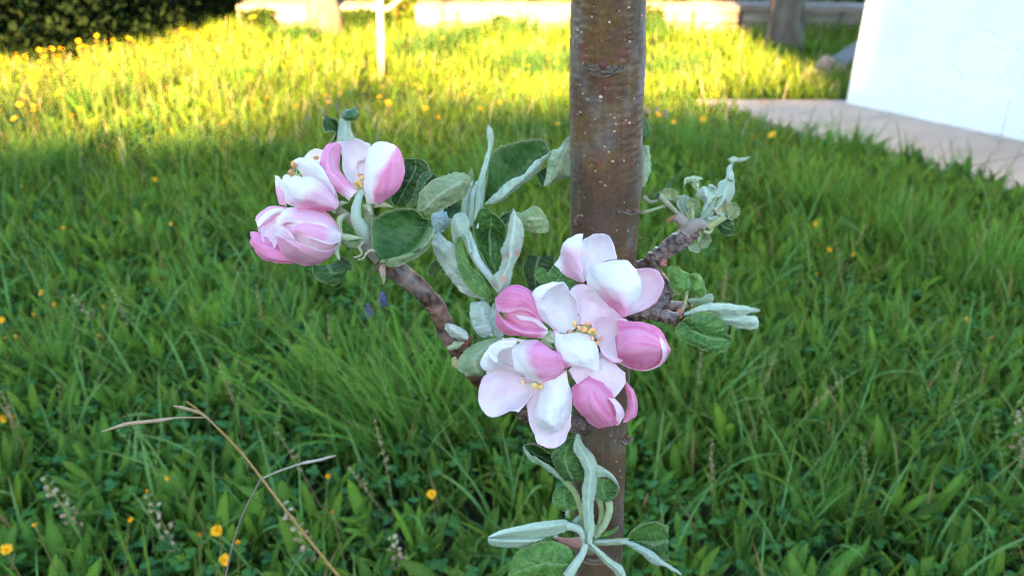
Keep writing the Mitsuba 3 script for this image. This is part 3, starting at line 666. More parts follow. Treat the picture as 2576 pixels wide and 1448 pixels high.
petal(b, 'C', ['920,770,-6 840,850,-4 768,905,-2 775,930,-1', '930,790,-6 860,920,-1 830,1020,0', '945,800,-5 910,960,2 900,1092,0', '955,800,-4 980,960,3 985,1120,-1', '965,800,-4 1030,960,3 1062,1070,1', '975,805,-4 1060,900,1 1113,990,1', '985,815,-4 1050,870,0 1117,932,2'], petal_col(W_IN, lambda u, v: .05 + .18 * smooth01(.3, .7, u) * smooth01(.9, .5, u), 7), outer_p, zadd=1)
mb = MB(); mb.add(*blob(pt('C', 872, 694, -8), .0056, None, 1, True), (.46, .47, .24)); mb.put(b + '__receptacle', 'matte_mat')
stamens(b, 'C', (872, 690, -6), [(803, 625, 0), (882, 622, 2), (866, 656, 5), (912, 662, 3), (931, 683, 4), (966, 717, 2), (773, 671, 2), (833, 650, 3), (912, 716, 5), (855, 668, 6), (895, 676, 6), (940, 745, 1)])
for i, (x, y) in enumerate(((815, 640), (905, 680), (840, 690))):
    stalk(b + '__pistil', 'C', f'872,700,-6 {(872 + x) // 2},{(690 + y) // 2},-1 {x},{y},1', .7, .35, (.30, .36, .13), hairs=0, seed=i)

# flower behind it, upper right
b = blossom('pink and white blossom at the upper right of the middle cluster')
petal(b, 'C', ['850,375,-6 760,330,-8 690,270,-7 683,255,-7', '855,370,-3 790,250,1 735,140,1 790,92,0', '858,368,-2 840,220,2 830,110,2 852,73,0', '862,366,-4 853,250,-2 856,150,-2 857,78,-2'][:], petal_col(W_OUT, lambda u, v: .62 * smooth01(.80, .55, u) * (1 - .3 * v), 8), inner, zadd=-3)
petal(b, 'C', ['858,368,-3 850,230,-3 850,130,-2 866,100,0', '865,360,-7 880,230,-9 890,130,-7 925,78,-1', '875,355,-7 930,230,-10 960,140,-8 990,73,0', '890,340,-6 970,230,-7 1010,160,-4 1030,110,1', '900,310,-5 980,250,-5 1030,230,-2 1062,222,1'], inner, outer_w, zadd=-2, wavy=.7)
petal(b, 'C', ['1098,588,0 1000,500,-6 900,420,-6 868,352,-4', '1100,585,3 980,400,5 930,300,2 925,265,-2', '1105,583,6 1060,400,10 1020,290,6 1010,235,-1', '1110,582,6 1130,420,10 1130,300,6 1110,235,-1', '1115,580,4 1190,440,7 1190,350,5 1165,272,-1', '1120,578,0 1190,500,2 1210,400,1 1203,330,-1'], petal_col(W_OUT, lambda u, v: .95 * smooth01(.78, .35, u + .55 * v), 9), inner, zadd=1)
petal(b, 'C', ['1090,580,-8 1170,440,-9 1180,340,-8 1180,290,-4', '1100,582,-9 1230,430,-11 1270,340,-8 1262,288,-3', '1110,585,-9 1250,480,-11 1320,400,-7 1318,300,-2', '1115,587,-7 1260,530,-8 1335,450,-3 1352,370,-1'], petal_col(W_IN, lambda u, v: .13 + .75 * smooth01(.93, 1, v), 10), outer_p, zadd=-1)

# flower at the lower left
b = blossom('drooping white blossom with one pink cheeked petal at the lower left of the middle cluster')
petal(b, 'C', ['560,990,-12 420,900,-13 350,885,-2 330,822,5 380,772,6 430,772,2', '540,960,-12 400,880,-14 310,850,4 270,800,7 330,740,7 440,742,4', '520,940,-12 300,930,-8 225,880,2 262,780,4 370,716,3 500,716,3'], petal_col(W_OUT, none, 11), petal_col(W_OUT, none, 12), nu=44, nv=30, wavy=.7)
petal(b, 'C', ['600,985,-14 480,930,-14 380,935,-12 262,935,-6', '570,900,-16 470,840,-16 380,800,-14 300,790,-8', '560,880,-14 500,780,-14 440,740,-10 370,716,-4'], inner, outer_w)
petal(b, 'C', ['748,905,-3 700,960,-1 600,985,2 520,965,4', '755,880,2 680,930,7 560,940,11 445,915,6', '757,865,5 670,870,12 540,860,15 418,850,6', '752,845,5 680,810,11 550,780,13 425,785,5', '735,830,2 650,775,6 570,735,7 465,738,3', '700,805,-2 620,760,1 550,725,2 480,722,1'], petal_col(W_OUT, lambda u, v: .9 * smooth01(.74, .52, u - .10 * v), 13), inner)
petal(b, 'C', ['575,985,-9 420,925,-8 320,920,-5 250,945,-1', '575,995,-10 420,980,-11 300,990,-6 213,1030,-1', '575,1005,-10 420,1060,-11 310,1090,-5 225,1125,0', '580,1015,-9 440,1110,-8 360,1160,-3 285,1195,1', '585,1020,-8 470,1120,-5 440,1150,-1 395,1165,1', '590,1020,-6 550,1050,-4 510,1100,-1 462,1168,1'], petal_col(W_IN, lambda u, v: .06 + .25 * smooth01(.9, 1, u) * smooth01(.6, .1, v), 14), outer_p)
petal(b, 'C', ['590,985,-4 530,1050,-5 508,1120,-5 525,1230,-4 575,1365,-1', '610,975,-2 560,1080,-4 560,1220,-3 600,1300,-3 630,1388,0', '670,965,0 640,1080,-2 640,1200,-3 650,1310,-3 680,1390,0', '730,930,1 720,1060,0 720,1200,-2 715,1300,-3 720,1370,0', '755,915,0 775,1020,1 788,1130,1 780,1240,0 745,1345,0'], petal_col(W_IN, lambda u, v: .06 + .75 * smooth01(.955, 1, u + .02 * np.cos(v * 3)), 15), outer_p)
petal(b, 'C', ['600,990,0 585,1080,1 560,1160,2 557,1215,2 590,1280,0', '640,975,3 640,1080,7 630,1180,9 625,1240,8 640,1303,1', '690,960,3 705,1060,8 705,1170,9 690,1240,7 690,1292,1', '750,925,0 768,1030,2 778,1120,2 760,1200,1 725,1262,0'], petal_col(W_OUT, none, 16), inner, wavy=.6)
stamens(b, 'C', (600, 975, -12), [(485, 985, -6), (562, 1012, 2), (577, 1018, 3), (592, 1014, 3), (604, 1005, 1), (555, 1000, 0)], anther=(.80, .52, .18))

# pink buds of the middle cluster
def bud(fr, label, line, radii, mask, extra=(), depth=None, flat=.85):
    k = thing(APPLE + '__flower_bud', label, None)
    P = cr(pts(fr, line, depth), 30); R = np.interp(np.linspace(0, 1, 30), np.linspace(0, 1, len(radii)), radii) * FRAMES[fr][2] / FPX * (depth or FRAMES[fr][3])
    v, f = tube_mesh(P, R, 36, rough=.05, seed=len(line), freq=120)
    uu = np.r_[np.repeat(np.linspace(0, 1, 30), 36), 0, 1]; vv = np.r_[np.tile(np.arange(36) / 36, 30), 0, 0]
    c = petal_col(W_OUT, mask, 21)(uu, vv, v)
    put(k + '__core', (v, f), 'petal_mat', True, np.clip(c, 0, 1))
    for rails, fm in extra: petal(k, fr, rails, petal_col(W_OUT, fm, 23), outer_p, depth=depth, wavy=.25, crinkle=.3)
    return k
allp = lambda u, v: .92 + 0 * u
EDGE = lambda w: (lambda u, v: 1.0 * smooth01(0, w, np.minimum(v, 1 - v)))
bud('C', 'crumpled pink bud at the left of the middle cluster', '625,690 560,640 470,560 400,490 335,455', [15, 62, 92, 92, 70, 12], allp,
    [(['635,662,-2 560,640,4 480,640,6 400,610,6 350,580,2', '640,680,2 560,690,8 470,680,12 390,640,11 345,580,6 335,545,4', '612,712,0 540,712,2 460,700,3 380,690,2 322,640,1 313,590,0'], lambda u, v: 1.0 * smooth01(.02, .2, u)),
     (['600,620,4 540,560,9 470,540,12 400,555,12 330,545,7 312,480,4', '575,600,2 560,520,8 500,455,13 420,430,12 350,440,7 316,470,4', '560,560,-2 552,450,1 500,400,3 440,386,2 390,402,2 340,440,1'], lambda u, v: 1.05 * smooth01(0, .16, u) - .25 * smooth01(.2, 0, v)),
     (['640,668,6 590,640,9 540,610,10 470,600,10', '640,655,6 590,610,10 540,585,11 440,570,10'], lambda u, v: .12 + 0 * u)])
bud('C', 'smooth deep pink bud at the right of the middle cluster', '1060,760 1140,755 1240,760 1330,775 1390,790', [60, 118, 138, 96, 14], allp,
    [(['1070,850,0 1150,900,2 1250,908,4 1330,870,5 1345,790,10 1310,730,9 1240,690,8 1180,655,6', '1080,870,-2 1150,903,0 1245,914,1 1330,880,1 1372,800,6 1345,720,6 1260,660,5 1190,640,4'], lambda u, v: .12 + 0 * u),
     (['1060,860,-3 1150,902,-1 1240,915,0 1340,880,-1 1397,792,0', '1070,800,8 1150,810,13 1240,800,14 1330,790,10 1396,788,1', '1070,700,8 1150,690,13 1250,700,13 1330,740,9 1395,784,1', '1070,600,-2 1150,610,0 1250,622,0 1335,665,0 1393,778,0'], lambda u, v: .98 + 0 * u)])
bud('C', 'deep pink bud hanging below the middle blossom', '840,980 900,1060 960,1130 1020,1190 1050,1235', [70, 120, 118, 80, 20], allp,
    [(['820,1000,-2 815,1080,0 850,1170,1 900,1240,0 950,1268,-1', '870,1000,5 890,1090,10 930,1170,11 980,1225,8 1000,1262,2', '930,1000,7 960,1080,12 1010,1150,12 1050,1200,8 1075,1240,3'], lambda u, v: .98 + 0 * u),
     (['1090,960,-6 1120,1040,-3 1130,1120,-2 1110,1190,-1 1100,1233,0', '1105,960,-2 1150,1040,3 1165,1110,4 1150,1180,3 1130,1225,1', '1115,970,-6 1170,1040,-4 1192,1120,-4 1180,1195,-3 1150,1215,-2'], lambda u, v: .92 + 0 * u),
     (['1010,1080,8 1040,1120,9 1060,1180,8 1035,1250,3', '1050,1085,6 1090,1130,6 1110,1180,4 1075,1248,2'], lambda u, v: .10 + .3 * v)])
for i, L in enumerate(('700,800,-8 740,900,-14 790,960,-18', '640,690,-4 700,740,-12 740,800,-18', '1000,800,-14 900,900,-18 800,950,-20')):
    stalk(APPLE + '__flower_stalk', 'C', L, 1.1, 1.2, (.26, .32, .16), seed=i)
sepals(APPLE + '__flower_bud', 'C', ['610,690,-1 640,720,3 680,745,5', '600,720,-3 640,755,1 670,775,2', '640,670,-2 660,690,3 675,735,4'], 1.6)

# --- left cluster
b = blossom('topmost pink and white blossom of the left twig, open towards the viewer')
petal(b, 'A', ['850,690,-1 740,560,-5 725,450,-5 742,400,-2', '835,700,3 690,560,6 660,440,5 720,362,1', '810,740,2 650,600,7 620,470,6 690,355,1', '790,757,-2 655,650,0 588,500,0 630,385,0 655,364,0'], petal_col(W_OUT, lambda u, v: .80 * smooth01(.0, .22, u) + .1, 31), inner)
petal(b, 'A', ['850,690,-8 760,560,-10 735,440,-7 705,352,-2', '860,690,-10 800,540,-16 780,420,-13 770,317,-2', '870,690,-10 860,540,-16 860,420,-12 840,319,-1', '880,690,-9 900,540,-12 915,450,-9 942,366,0'], inner, outer_w)
petal(b, 'A', ['985,775,-2 920,780,0 892,735,1 890,650,0 888,560,0 905,420,0 945,372,0 985,350,0', '990,775,1 940,740,7 920,650,9 915,540,10 940,440,9 990,370,3 1020,345,0', '1000,772,2 1000,700,11 1010,600,15 1020,500,14 1050,410,9 1065,352,0', '1020,760,1 1090,680,8 1110,580,10 1110,490,9 1110,430,5 1105,375,0', '1030,755,-2 1140,660,0 1177,550,0 1172,480,0 1150,420,0 1125,392,0'], petal_col(W_OUT, lambda u, v: .98 * smooth01(.52, .66, v * .75 + (1 - u) * .42), 33), inner, nv=34)
petal(b, 'A', ['895,580,-6 860,570,-5 832,530,-3', '895,540,-7 850,515,-5 840,500,-3', '900,490,-7 880,475,-5 870,474,-3', '905,465,-7 903,464,-6 900,463,-4'], blush, outer_w, wavy=.2)
mb = MB(); mb.add(*blob(pt('A', 862, 680, -8), .003, None, 1, True), (.70, .58, .34)); mb.put(b + '__receptacle', 'matte_mat')
stamens(b, 'A', (865, 690, -5), [(868, 582, 0), (878, 600, 1), (848, 628, 2), (880, 655, 3), (840, 640, 1), (872, 640, 2)], anther=(.74, .40, .12))
b2 = blossom('half open white blossom with browned stamens, left of the topmost')
petal(b2, 'A', ['715,770,-4 650,640,-6 590,560,-5 490,458,-4 480,455,-4', '715,765,-2 660,560,-8 600,440,-8 545,412,-5', '715,760,-6 680,560,-10 640,440,-10 600,408,-6'], inner, outer_w, zadd=-8)
petal(b2, 'A', ['690,800,-5 590,680,-4 480,600,-4 400,500,-2', '710,790,-1 610,620,5 500,530,6 415,470,0', '720,780,0 640,580,7 540,480,7 470,455,0', '722,770,-4 660,620,-2 605,520,-2 590,470,-3'], petal_col(W_OUT, lambda u, v: .5 * smooth01(.35, .1, u), 35), inner)
petal(b2, 'A', ['345,800,-4 300,770,-3 280,690,-3 277,585,-1', '350,795,-2 330,720,0 320,650,0 300,590,0', '355,790,-3 350,720,-1 340,650,-1 318,602,-1'], petal_col(W_OUT, lambda u, v: .75 * smooth01(.9, .5, u), 36), inner)
petal(b2, 'A', ['670,825,-1 540,815,1 420,805,1 340,750,0 312,660,0 330,580,0', '700,810,5 560,770,11 440,740,12 380,680,8 350,610,4 350,566,0', '720,785,5 600,690,12 500,650,13 440,620,9 400,590,4 362,572,0', '718,745,-1 640,645,2 540,605,3 480,590,3 430,590,2 400,600,1'], petal_col(W_OUT, lambda u, v: .55 * smooth01(.55, .25, u) + .38 * smooth01(.8, .5, u) * smooth01(.5, .1, v), 37), inner, nv=34)
stamens(b2, 'A', (430, 600, -2), [(400, 500, 0), (388, 552, 3), (380, 560, 4), (410, 520, 2), (560, 462, -6), (390, 575, 4)], anther=(.52, .22, .08))
b3 = blossom('lowest blossom of the left twig, a striped pink bud with outer petals folding open behind it')
petal(b3, 'A', ['420,1130,-6 330,1080,-8 240,1000,-6 150,975,-2 110,968,0', '420,1150,-3 320,1110,0 220,1060,1 150,1030,1 108,990,0', '410,1180,-2 300,1160,2 220,1130,3 150,1080,2 110,1010,0', '400,1195,-6 300,1200,-3 220,1178,-2 150,1120,-1 115,1050,0'], petal_col(W_OUT, lambda u, v: .88 + .2 * v, 38), inner, zadd=-2)
petal(b3, 'A', ['340,850,-8 250,870,-9 190,940,-6 178,975,-5', '350,900,-6 280,930,-9 220,990,-7 190,1035,-3', '340,950,-6 290,1000,-8 260,1060,-4 240,1088,-1', '400,840,-6 370,900,-7 310,1000,-4 276,1085,-1'], petal_col(W_IN, lambda u, v: .16 + 0 * u, 39), outer_p, zadd=1)
petal(b3, 'A', ['400,815,-9 330,797,-6 230,800,-4 160,850,-2 142,890,-1', '400,840,-10 320,830,-4 240,860,-1 170,920,0 152,935,0', '380,870,-11 300,880,-7 230,920,-5 190,965,-3 165,972,-1'], petal_col(W_OUT, lambda u, v: .75 * smooth01(.35, .6, np.sin(v * 9 + 1) * .5 + .5) , 40), inner, zadd=-3)
core = bud('A', 'striped pink bud in front of the lowest left blossom', '735,1000 660,1000 540,1000 420,1000 320,990 285,960', [60, 130, 185, 175, 105, 20], lambda u, v: .2 + 0 * u,
    [(['735,950,-2 660,860,0 560,808,0 450,802,0 350,815,0 292,885,0', '735,960,3 660,890,8 560,850,11 450,840,12 360,850,10 285,920,4', '730,970,4 650,940,12 550,920,16 450,915,16 360,905,11 290,935,6'], lambda u, v: .62 * smooth01(.78, .6, u) * smooth01(1, .7, v) + .05),
     (['735,975,5 650,940,13 560,910,17 470,905,17 385,930,14', '735,1000,7 650,990,15 550,970,19 450,960,19 375,965,15', '735,1040,6 660,1060,14 560,1030,19 470,1000,19 380,980,15'], lambda u, v: .80 * smooth01(.15, .45, u) * smooth01(1, .8, v) * smooth01(0, .1, v)),
     (['730,1040,5 680,1095,12 600,1100,16 500,1060,18 430,1040,18 400,985,15', '710,1080,1 650,1150,7 560,1160,11 470,1130,14 400,1080,16 330,1020,12', '690,1100,-3 600,1185,-1 520,1206,0 420,1190,1 330,1130,1 276,1000,2'], lambda u, v: .62 + .1 * u - .5 * smooth01(.12, 0, v)),
     (['400,1075,14 350,1050,12 310,1000,9 275,960,4', '415,1040,18 370,1000,16 330,970,12 275,945,5', '395,985,17 360,950,14 320,930,10 285,910,5'], lambda u, v: .5 * smooth01(.75, .3, u))], depth=.432)
sepals(b3, 'A', ['720,1040,2 700,1100,4 725,1170,6', '725,1000,3 790,1010,7 885,1015,8', '720,960,2 730,880,4 790,840,3'], 1.7)
sepals(b2, 'A', ['700,800,-2 735,775,1 780,770,0', '680,840,-4 690,800,0 720,790,1'], 1.3)
sepals(b, 'A', ['900,780,0 920,800,3 945,850,5', '960,790,-3 1020,780,0 1090,800,2', '840,740,1 865,700,3 872,685,3'], 1.6, col=(.36, .38, .2))
stalk(APPLE + '__flower_stalk', 'A', '885,690,2 860,730,6 840,800,8 840,880,7 880,960,2 910,1020,-4', 1.2, 4.2, (.36, .43, .33), seed=5, hairs=500)
stalk(APPLE + '__flower_stalk', 'A', '720,1010,0 790,1060,-4 870,1065,-6 930,1080,-8', 1.6, 2.0, (.20, .26, .12), seed=6)
stalk(APPLE + '__flower_stalk', 'A', '700,820,-6 760,850,-9 860,960,-10 920,1060,-10', 2.0, 2.4, (.22, .22, .15), seed=7)
stalk(APPLE + '__flower_stalk', 'A', '920,780,-2 930,860,-4 920,960,-6 930,1070,-8', 2.0, 3.6, (.27, .32, .2), seed=8, hairs=300)
stalk(APPLE + '__flower_stalk', 'A', '900,1030,-4 960,1110,-5 1010,1160,-6', 3.6, 4.2, (.22, .2, .15), seed=18, hairs=100)
for i, L in enumerate(('890,1040,2 860,1080,4 880,1120,5 850,1145,5 820,1148,5', '1000,1130,3 950,1100,5 910,1120,6 890,1155,6 850,1165,5')):
    stalk(APPLE + '__bud_scale', 'A', L, .9, .3, (.34, .29, .19), seed=20 + i)
leaf('A', ['1005,1200,2 1000,1240,2 1025,1335,2', '1030,1195,3 1030,1270,4 1030,1335,2', '1050,1215,2 1050,1280,2 1032,1336,2'], leaf_under((.42, .30, .24)), leaf_under((.42, .30, .24)), teeth=0, hairs=0)

# leaves round the left cluster
leaf('A', ['650,365,0 690,330,0 700,280,2 655,265,6 625,283,6 608,200,6 615,172,4', '680,345,0 705,280,-2 690,240,0 660,215,2 640,195,3 622,172,3', '705,335,0 718,270,0 716,232,1 700,203,2 665,185,2 630,170,2'], DARKTOP, MID)
leaf('A', ['712,345,2 718,260,2 730,180,2 745,150,2', '760,340,6 765,260,6 765,200,6 770,160,6', '830,330,2 805,270,2 798,210,2 800,185,2'], WOOL, TOP, dome=1.5)
leaf('A', ['730,178,5 760,200,8 800,205,9 840,205,8 858,160,5', '735,165,6 770,175,10 810,170,11 840,160,9 856,145,5', '732,155,3 770,130,5 805,128,6 820,115,5 845,113,4'], TOP, MID, wavy=1.0)
leaf('A', ['1100,785,0 1078,740,0 1130,660,1 1175,560,2 1172,480,2 1215,466,2', '1120,790,-3 1170,690,-2 1220,600,-1 1250,530,-1 1250,470,1', '1180,795,0 1270,690,0 1350,590,1 1342,530,1 1320,490,1 1270,468,1'], DARKTOP, SAGE, depth=.442)
leaf('A', ['1250,815,0 1225,770,0 1245,690,1 1290,590,1 1340,550,2', '1262,815,4 1275,720,4 1310,640,4 1350,590,4 1365,565,3', '1280,800,0 1300,700,0 1345,630,0 1390,600,1 1388,575,1'], leaf_top(.9), SAGE, depth=.437)
leaf('A', ['1258,825,0 1285,690,0 1390,605,1 1500,568,1 1575,563,0 1625,600,-3', '1300,830,4 1380,740,7 1480,670,8 1580,620,6 1626,640,0', '1310,852,0 1410,830,1 1520,770,2 1600,720,0 1630,660,-4'], SAGE, TOP, depth=.432)
leaf('A', ['995,1165,4 950,1080,5 944,920,5 1000,862,4 1110,815,3 1220,812,2 1280,855,1 1300,880,0', '1000,1165,6 1060,1040,0 1120,960,-2 1200,920,-3 1260,890,-3 1310,885,-1', '1000,1168,8 1130,1120,1 1230,1050,-2 1290,970,-3 1320,910,-3 1330,885,0', '1005,1172,12 1150,1140,9 1270,1100,8 1350,1000,8 1362,930,5 1335,882,1', '1005,1180,12 1110,1160,12 1230,1120,13 1340,1040,12 1372,960,8 1340,882,2', '1010,1190,9 1060,1208,9 1170,1195,10 1300,1120,9 1368,1020,6 1345,885,1'], split(TOP, SAGE, .52), split(SAGE, TOP, .52), nv=46, nu=64, quilt=.4)
leaf('A', ['535,1205,0 545,1270,2 600,1315,3 690,1342,3 750,1300,2', '640,1200,-2 670,1255,3 730,1250,4 780,1240,2', '740,1145,0 790,1170,0 808,1210,2 800,1250,2'], TOP, SAGE, depth=.446)

# --- upright woolly shoot between left cluster and trunk
leaf('B', ['440,880,0 455,700,0 480,500,1 525,340,1 552,230,0 545,110,0 556,58,0', '470,880,4 485,690,5 510,520,5 555,360,5 572,230,3 568,120,2 562,57,0', '490,870,0 515,690,0 530,560,1 545,420,1 582,270,0 598,170,0 592,100,0 566,60,0'], WOOL, TOP, hairlen=1.2, hairs=1500)
leaf('B', ['395,860,-2 410,700,-2 425,600,-2 460,500,-1', '430,860,1 440,700,2 455,600,2 480,500,1', '450,850,-2 460,700,-2 480,600,-1 500,490,-1'], WOOL, MID, depth=.462)
leaf('B', ['340,780,-4 345,700,-4 360,640,-4 420,520,-4', '370,780,0 380,700,0 390,640,0 430,500,-2', '405,780,-4 415,700,-4 420,620,-4 440,500,-4'], WOOL, MID, depth=.464)
leaf('B', ['395,490,-4 400,440,-4 428,400,-4', '410,500,-3 415,450,-3 430,402,-4', '430,510,-4 438,440,-4 434,405,-4'], SAGE, MID, depth=.464, teeth=0)
leaf('B', ['525,655,0 535,560,2 555,420,2 562,330,3 600,265,3 750,207,2 880,180,1 985,173,0 1045,268,0', '528,665,-1 600,600,-3 720,480,-4 830,400,-4 930,330,-3 1045,272,0', '530,675,0 620,620,-1 740,520,-1 850,450,-1 950,360,-1 1046,276,0', '532,680,3 600,620,6 720,500,8 830,450,8 940,340,6 1048,275,1', '535,690,3 640,650,8 740,570,10 850,480,9 950,380,7 1048,278,1', '535,695,0 640,672,2 760,585,3 880,495,2 970,400,2 1050,282,0'], split(leaf_top(.95, .5), WOOL, .5), split(WOOL, leaf_top(.95), .5), nv=46, nu=64, hairs=1200, depth=.460)
leaf('B', ['1000,545,0 1015,430,0 1040,330,1 1060,262,1 1115,248,1 1150,190,2 1200,143,1', '1030,535,3 1090,430,5 1130,320,5 1160,250,4 1190,200,2 1215,150,1', '1060,510,0 1160,480,0 1240,465,0 1245,330,0 1240,200,0 1230,160,0'], leaf_under((.25, .31, .17)), TOP, depth=.475)
leaf('B', ['995,550,0 960,510,0 940,445,0', '1005,500,0 980,460,-1 960,430,0', '1015,440,0 1015,410,0 1012,395,0'], DARKTOP, SAGE, depth=.477)
leaf('B', ['600,1260,0 490,1060,2 450,920,3 443,840,4 480,745,4 528,703,3', '610,1240,-3 540,1060,-4 530,920,-5 540,830,-2 560,760,1 540,710,3', '625,1235,-3 610,1080,-7 610,950,-7 615,850,-3 590,770,1 550,715,3', '640,1225,0 680,1070,-3 690,960,-3 682,850,0 630,790,2 560,725,3'], leaf_top(1.0, .6), MID, nv=34, depth=.456)
leaf('B', ['600,1345,0 590,1260,1 650,1200,1 670,1110,1 655,1050,1 700,950,1 722,800,1 755,722,0', '640,1380,4 670,1270,6 720,1150,7 740,1000,8 760,880,7 770,790,4 757,722,1', '650,1380,0 720,1345,0 745,1200,1 800,1090,1 838,950,1 835,860,1 785,775,0 760,722,0'], BLOTCH, TOP, nv=30, wavy=1.0, depth=.450)
leaf('B', ['780,870,0 850,885,0 960,912,1 1025,905,1 1042,850,0', '760,810,1 830,810,3 920,800,4 990,800,3 1040,840,0', '760,745,0 820,745,0 880,715,1 920,697,1 985,735,0 1035,820,0'], leaf_under((.20, .27, .11)), TOP, depth=.464)
leaf('B', ['645,800,0 690,760,0 760,740,0', '665,830,-1 720,790,-1 770,760,0', '690,850,0 730,800,0 780,775,0'], DARKTOP, SAGE, depth=.466)
stalk(APPLE + '__leaf_stalk', 'B', '660,1390,2 560,1250,3 470,1130,4 420,1010,5 380,920,6', 1.6, 2.8, (.42, .49, .43), seed=31, hairs=700)
leaf('B', ['400,1080,2 350,930,4 285,1000,4 262,850,4 290,765,4', '420,1070,6 370,930,8 320,870,10 310,810,9 330,752,5', '440,1060,2 415,960,4 400,860,5 395,800,4 350,752,3'], WOOL, MID, hairs=1500, hairlen=1.2, depth=.452)
leaf('B', ['500,1440,-1 380,1400,0 240,1250,0 150,1110,0 110,960,0 130,930,0', '540,1440,2 420,1330,6 320,1180,7 240,1060,6 150,930,2', '560,1435,0 440,1290,3 350,1180,4 300,1040,3 215,960,1 160,900,0'], leaf_under((.40, .47, .38)), TOP, hairs=1200, wavy=1.4, depth=.455)
leaf('B', ['560,1440,2 430,1380,5 330,1220,6 298,1040,6 325,910,4', '575,1430,1 460,1310,4 380,1180,5 330,1040,5 328,912,4', '578,1400,0 520,1270,2 430,1190,3 370,1060,4 332,912,4'], leaf_top(1.5, .4, .35), SAGE, depth=.450, teeth=24, tooth=.8)
leaf('B', ['120,960,-3 108,860,-3 112,770,-3 170,735,-3', '150,930,-1 160,850,0 190,790,0 210,722,-2', '215,900,-3 245,850,-3 270,800,-2 260,740,-3'], leaf_under((.34, .43, .40)), DARKTOP, depth=.466)
leaf('B', ['205,790,0 215,720,0 260,690,0 300,668,0', '250,800,0 270,760,0 300,720,0 320,690,0', '300,800,0 330,760,0 338,710,0 332,680,0'], DARKTOP, SAGE, depth=.467, hairs=100)
leaf('B', ['72,1250,0 85,1190,1 120,1140,1 150,1120,0', '110,1255,2 130,1200,1 160,1160,0', '130,1270,0 180,1210,1 188,1170,1 165,1125,0'], leaf_top(.9, .4, .5), SAGE, depth=.462)
leaf('B', ['880,1365,-2 835,1230,-2 840,1150,-2 860,1090,-2', '930,1370,-1 930,1250,0 940,1170,0 960,1095,0', '990,1350,-1 1040,1250,0 1080,1180,0 1085,1098,0'], leaf_top(.6, .3), SAGE, depth=.466)
leaf('B', ['1020,1330,0 960,1300,1 935,1250,2 950,1185,2', '1035,1320,0 1000,1270,1 980,1220,2 960,1185,2', '1045,1310,0 1040,1265,1 1010,1220,2 972,1185,2'], leaf_top(1.4, .5), SAGE, depth=.449)
leaf('B', ['1010,1330,0 1025,1255,1 1070,1180,2 1125,1140,2 1160,1130,1', '1080,1360,0 1110,1280,1 1150,1210,2 1190,1160,1', '1160,1400,0 1200,1360,0 1268,1300,0 1255,1240,0 1240,1170,0'], leaf_top(1.5, .5), SAGE, depth=.449)

# leaves below, beside the branch
leaf('C', ['300,700,0 240,712,0 190,660,0 160,570,0 168,495,0', '300,700,2 260,640,3 235,560,3 215,490,1', '300,690,0 300,600,0 285,520,0 240,480,0'], leaf_under((.36, .45, .39)), SAGE, depth=.462)
leaf('C', ['330,720,0 300,660,0 285,560,0 300,500,0', '345,710,1 330,640,2 320,570,1 310,500,0', '370,700,0 365,640,0 340,560,0 320,500,0'], leaf_under((.34, .42, .36)), SAGE, depth=.462, teeth=0)
leaf('C', ['225,945,0 150,948,1 90,910,1 88,850,1 150,772,1 260,722,0 370,702,-2', '230,940,3 190,880,6 200,820,6 270,760,4 370,712,0', '240,930,0 300,860,2 340,800,2 370,760,0 375,720,-2'], leaf_under((.20, .27, .14)), TOP, depth=.452, hairs=600)
leaf('C', ['145,735,0 60,715,1 10,670,1 0,622,0', '148,720,4 80,680,6 40,640,5 15,618,0', '150,700,0 130,665,0 60,625,1 20,615,0'], leaf_under((.40, .44, .36)), TOP, depth=.452, teeth=8)
leaf('C', ['130,745,0 80,780,0 30,780,0 22,760,0', '125,740,2 80,755,2 45,750,1', '120,735,0 80,735,0 60,735,0'], leaf_under((.28, .34, .2)), TOP, depth=.452, teeth=8)
for i, (x, y, rx) in enumerate(((150, 725, 2.2), (135, 745, 1.8), (70, 870, 1.8), (62, 850, 1.5), (80, 885, 1.3))):
    mb = MB(); v, f = blob(pt('C', x, y, 2, .455), rx / 1000, np.array([.3, 0, 1]), 1.5, True); mb.add(v, f, np.array([.15, .055, .04]) if i < 2 else np.array([.35, .28, .14])); mb.put(APPLE + '__bud_scale', 'matte_mat')

# --- right spur
def fl(rails, front=SAGE, back=TOP, **k):
    o = dict(crinkle=.6, wavy=.9, wavef=200.0); o.update(k)
    return leaf('F', rails, front, back, **o)
OL = leaf_under((.22, .28, .11)); 
fl(['478,962,0 400,968,1 362,900,1 350,812,1 400,800,0 488,848,-1', '480,958,2 430,920,3 420,870,3 440,840,2 490,850,0', '482,956,1 490,900,1 495,853,0', '486,958,2 540,950,4 560,910,4 540,880,3 500,853,0', '490,962,0 535,1005,1 575,1003,1 602,960,1 580,888,1 545,845,0 502,852,0'], leaf_top(1.55, .5, .4), SAGE, nv=34, depth=.470)
stalk(APPLE + '__leaf_stalk', 'F', '478,955,8 468,1020,6 442,1095,4', .9, 1.1, (.30, .33, .17), seed=41)
fl(['450,1150,6 520,1110,5 572,1093,4 650,1105,4 722,1160,3 748,1200,2 735,1237,2 770,1268,1', '448,1155,4 520,1180,4 600,1190,4 680,1210,3 740,1250,2 771,1274,1', '446,1158,3 520,1225,1 610,1260,1 700,1275,1 772,1280,0', '442,1160,4 460,1240,4 560,1295,4 660,1320,3 740,1310,1 772,1286,0', '440,1165,6 402,1205,5 428,1265,4 500,1305,3 600,1346,2 690,1362,1 755,1328,0 773,1292,0'], leaf_top(1.1, .7), SAGE, nv=40, quilt=.5, depth=.466)
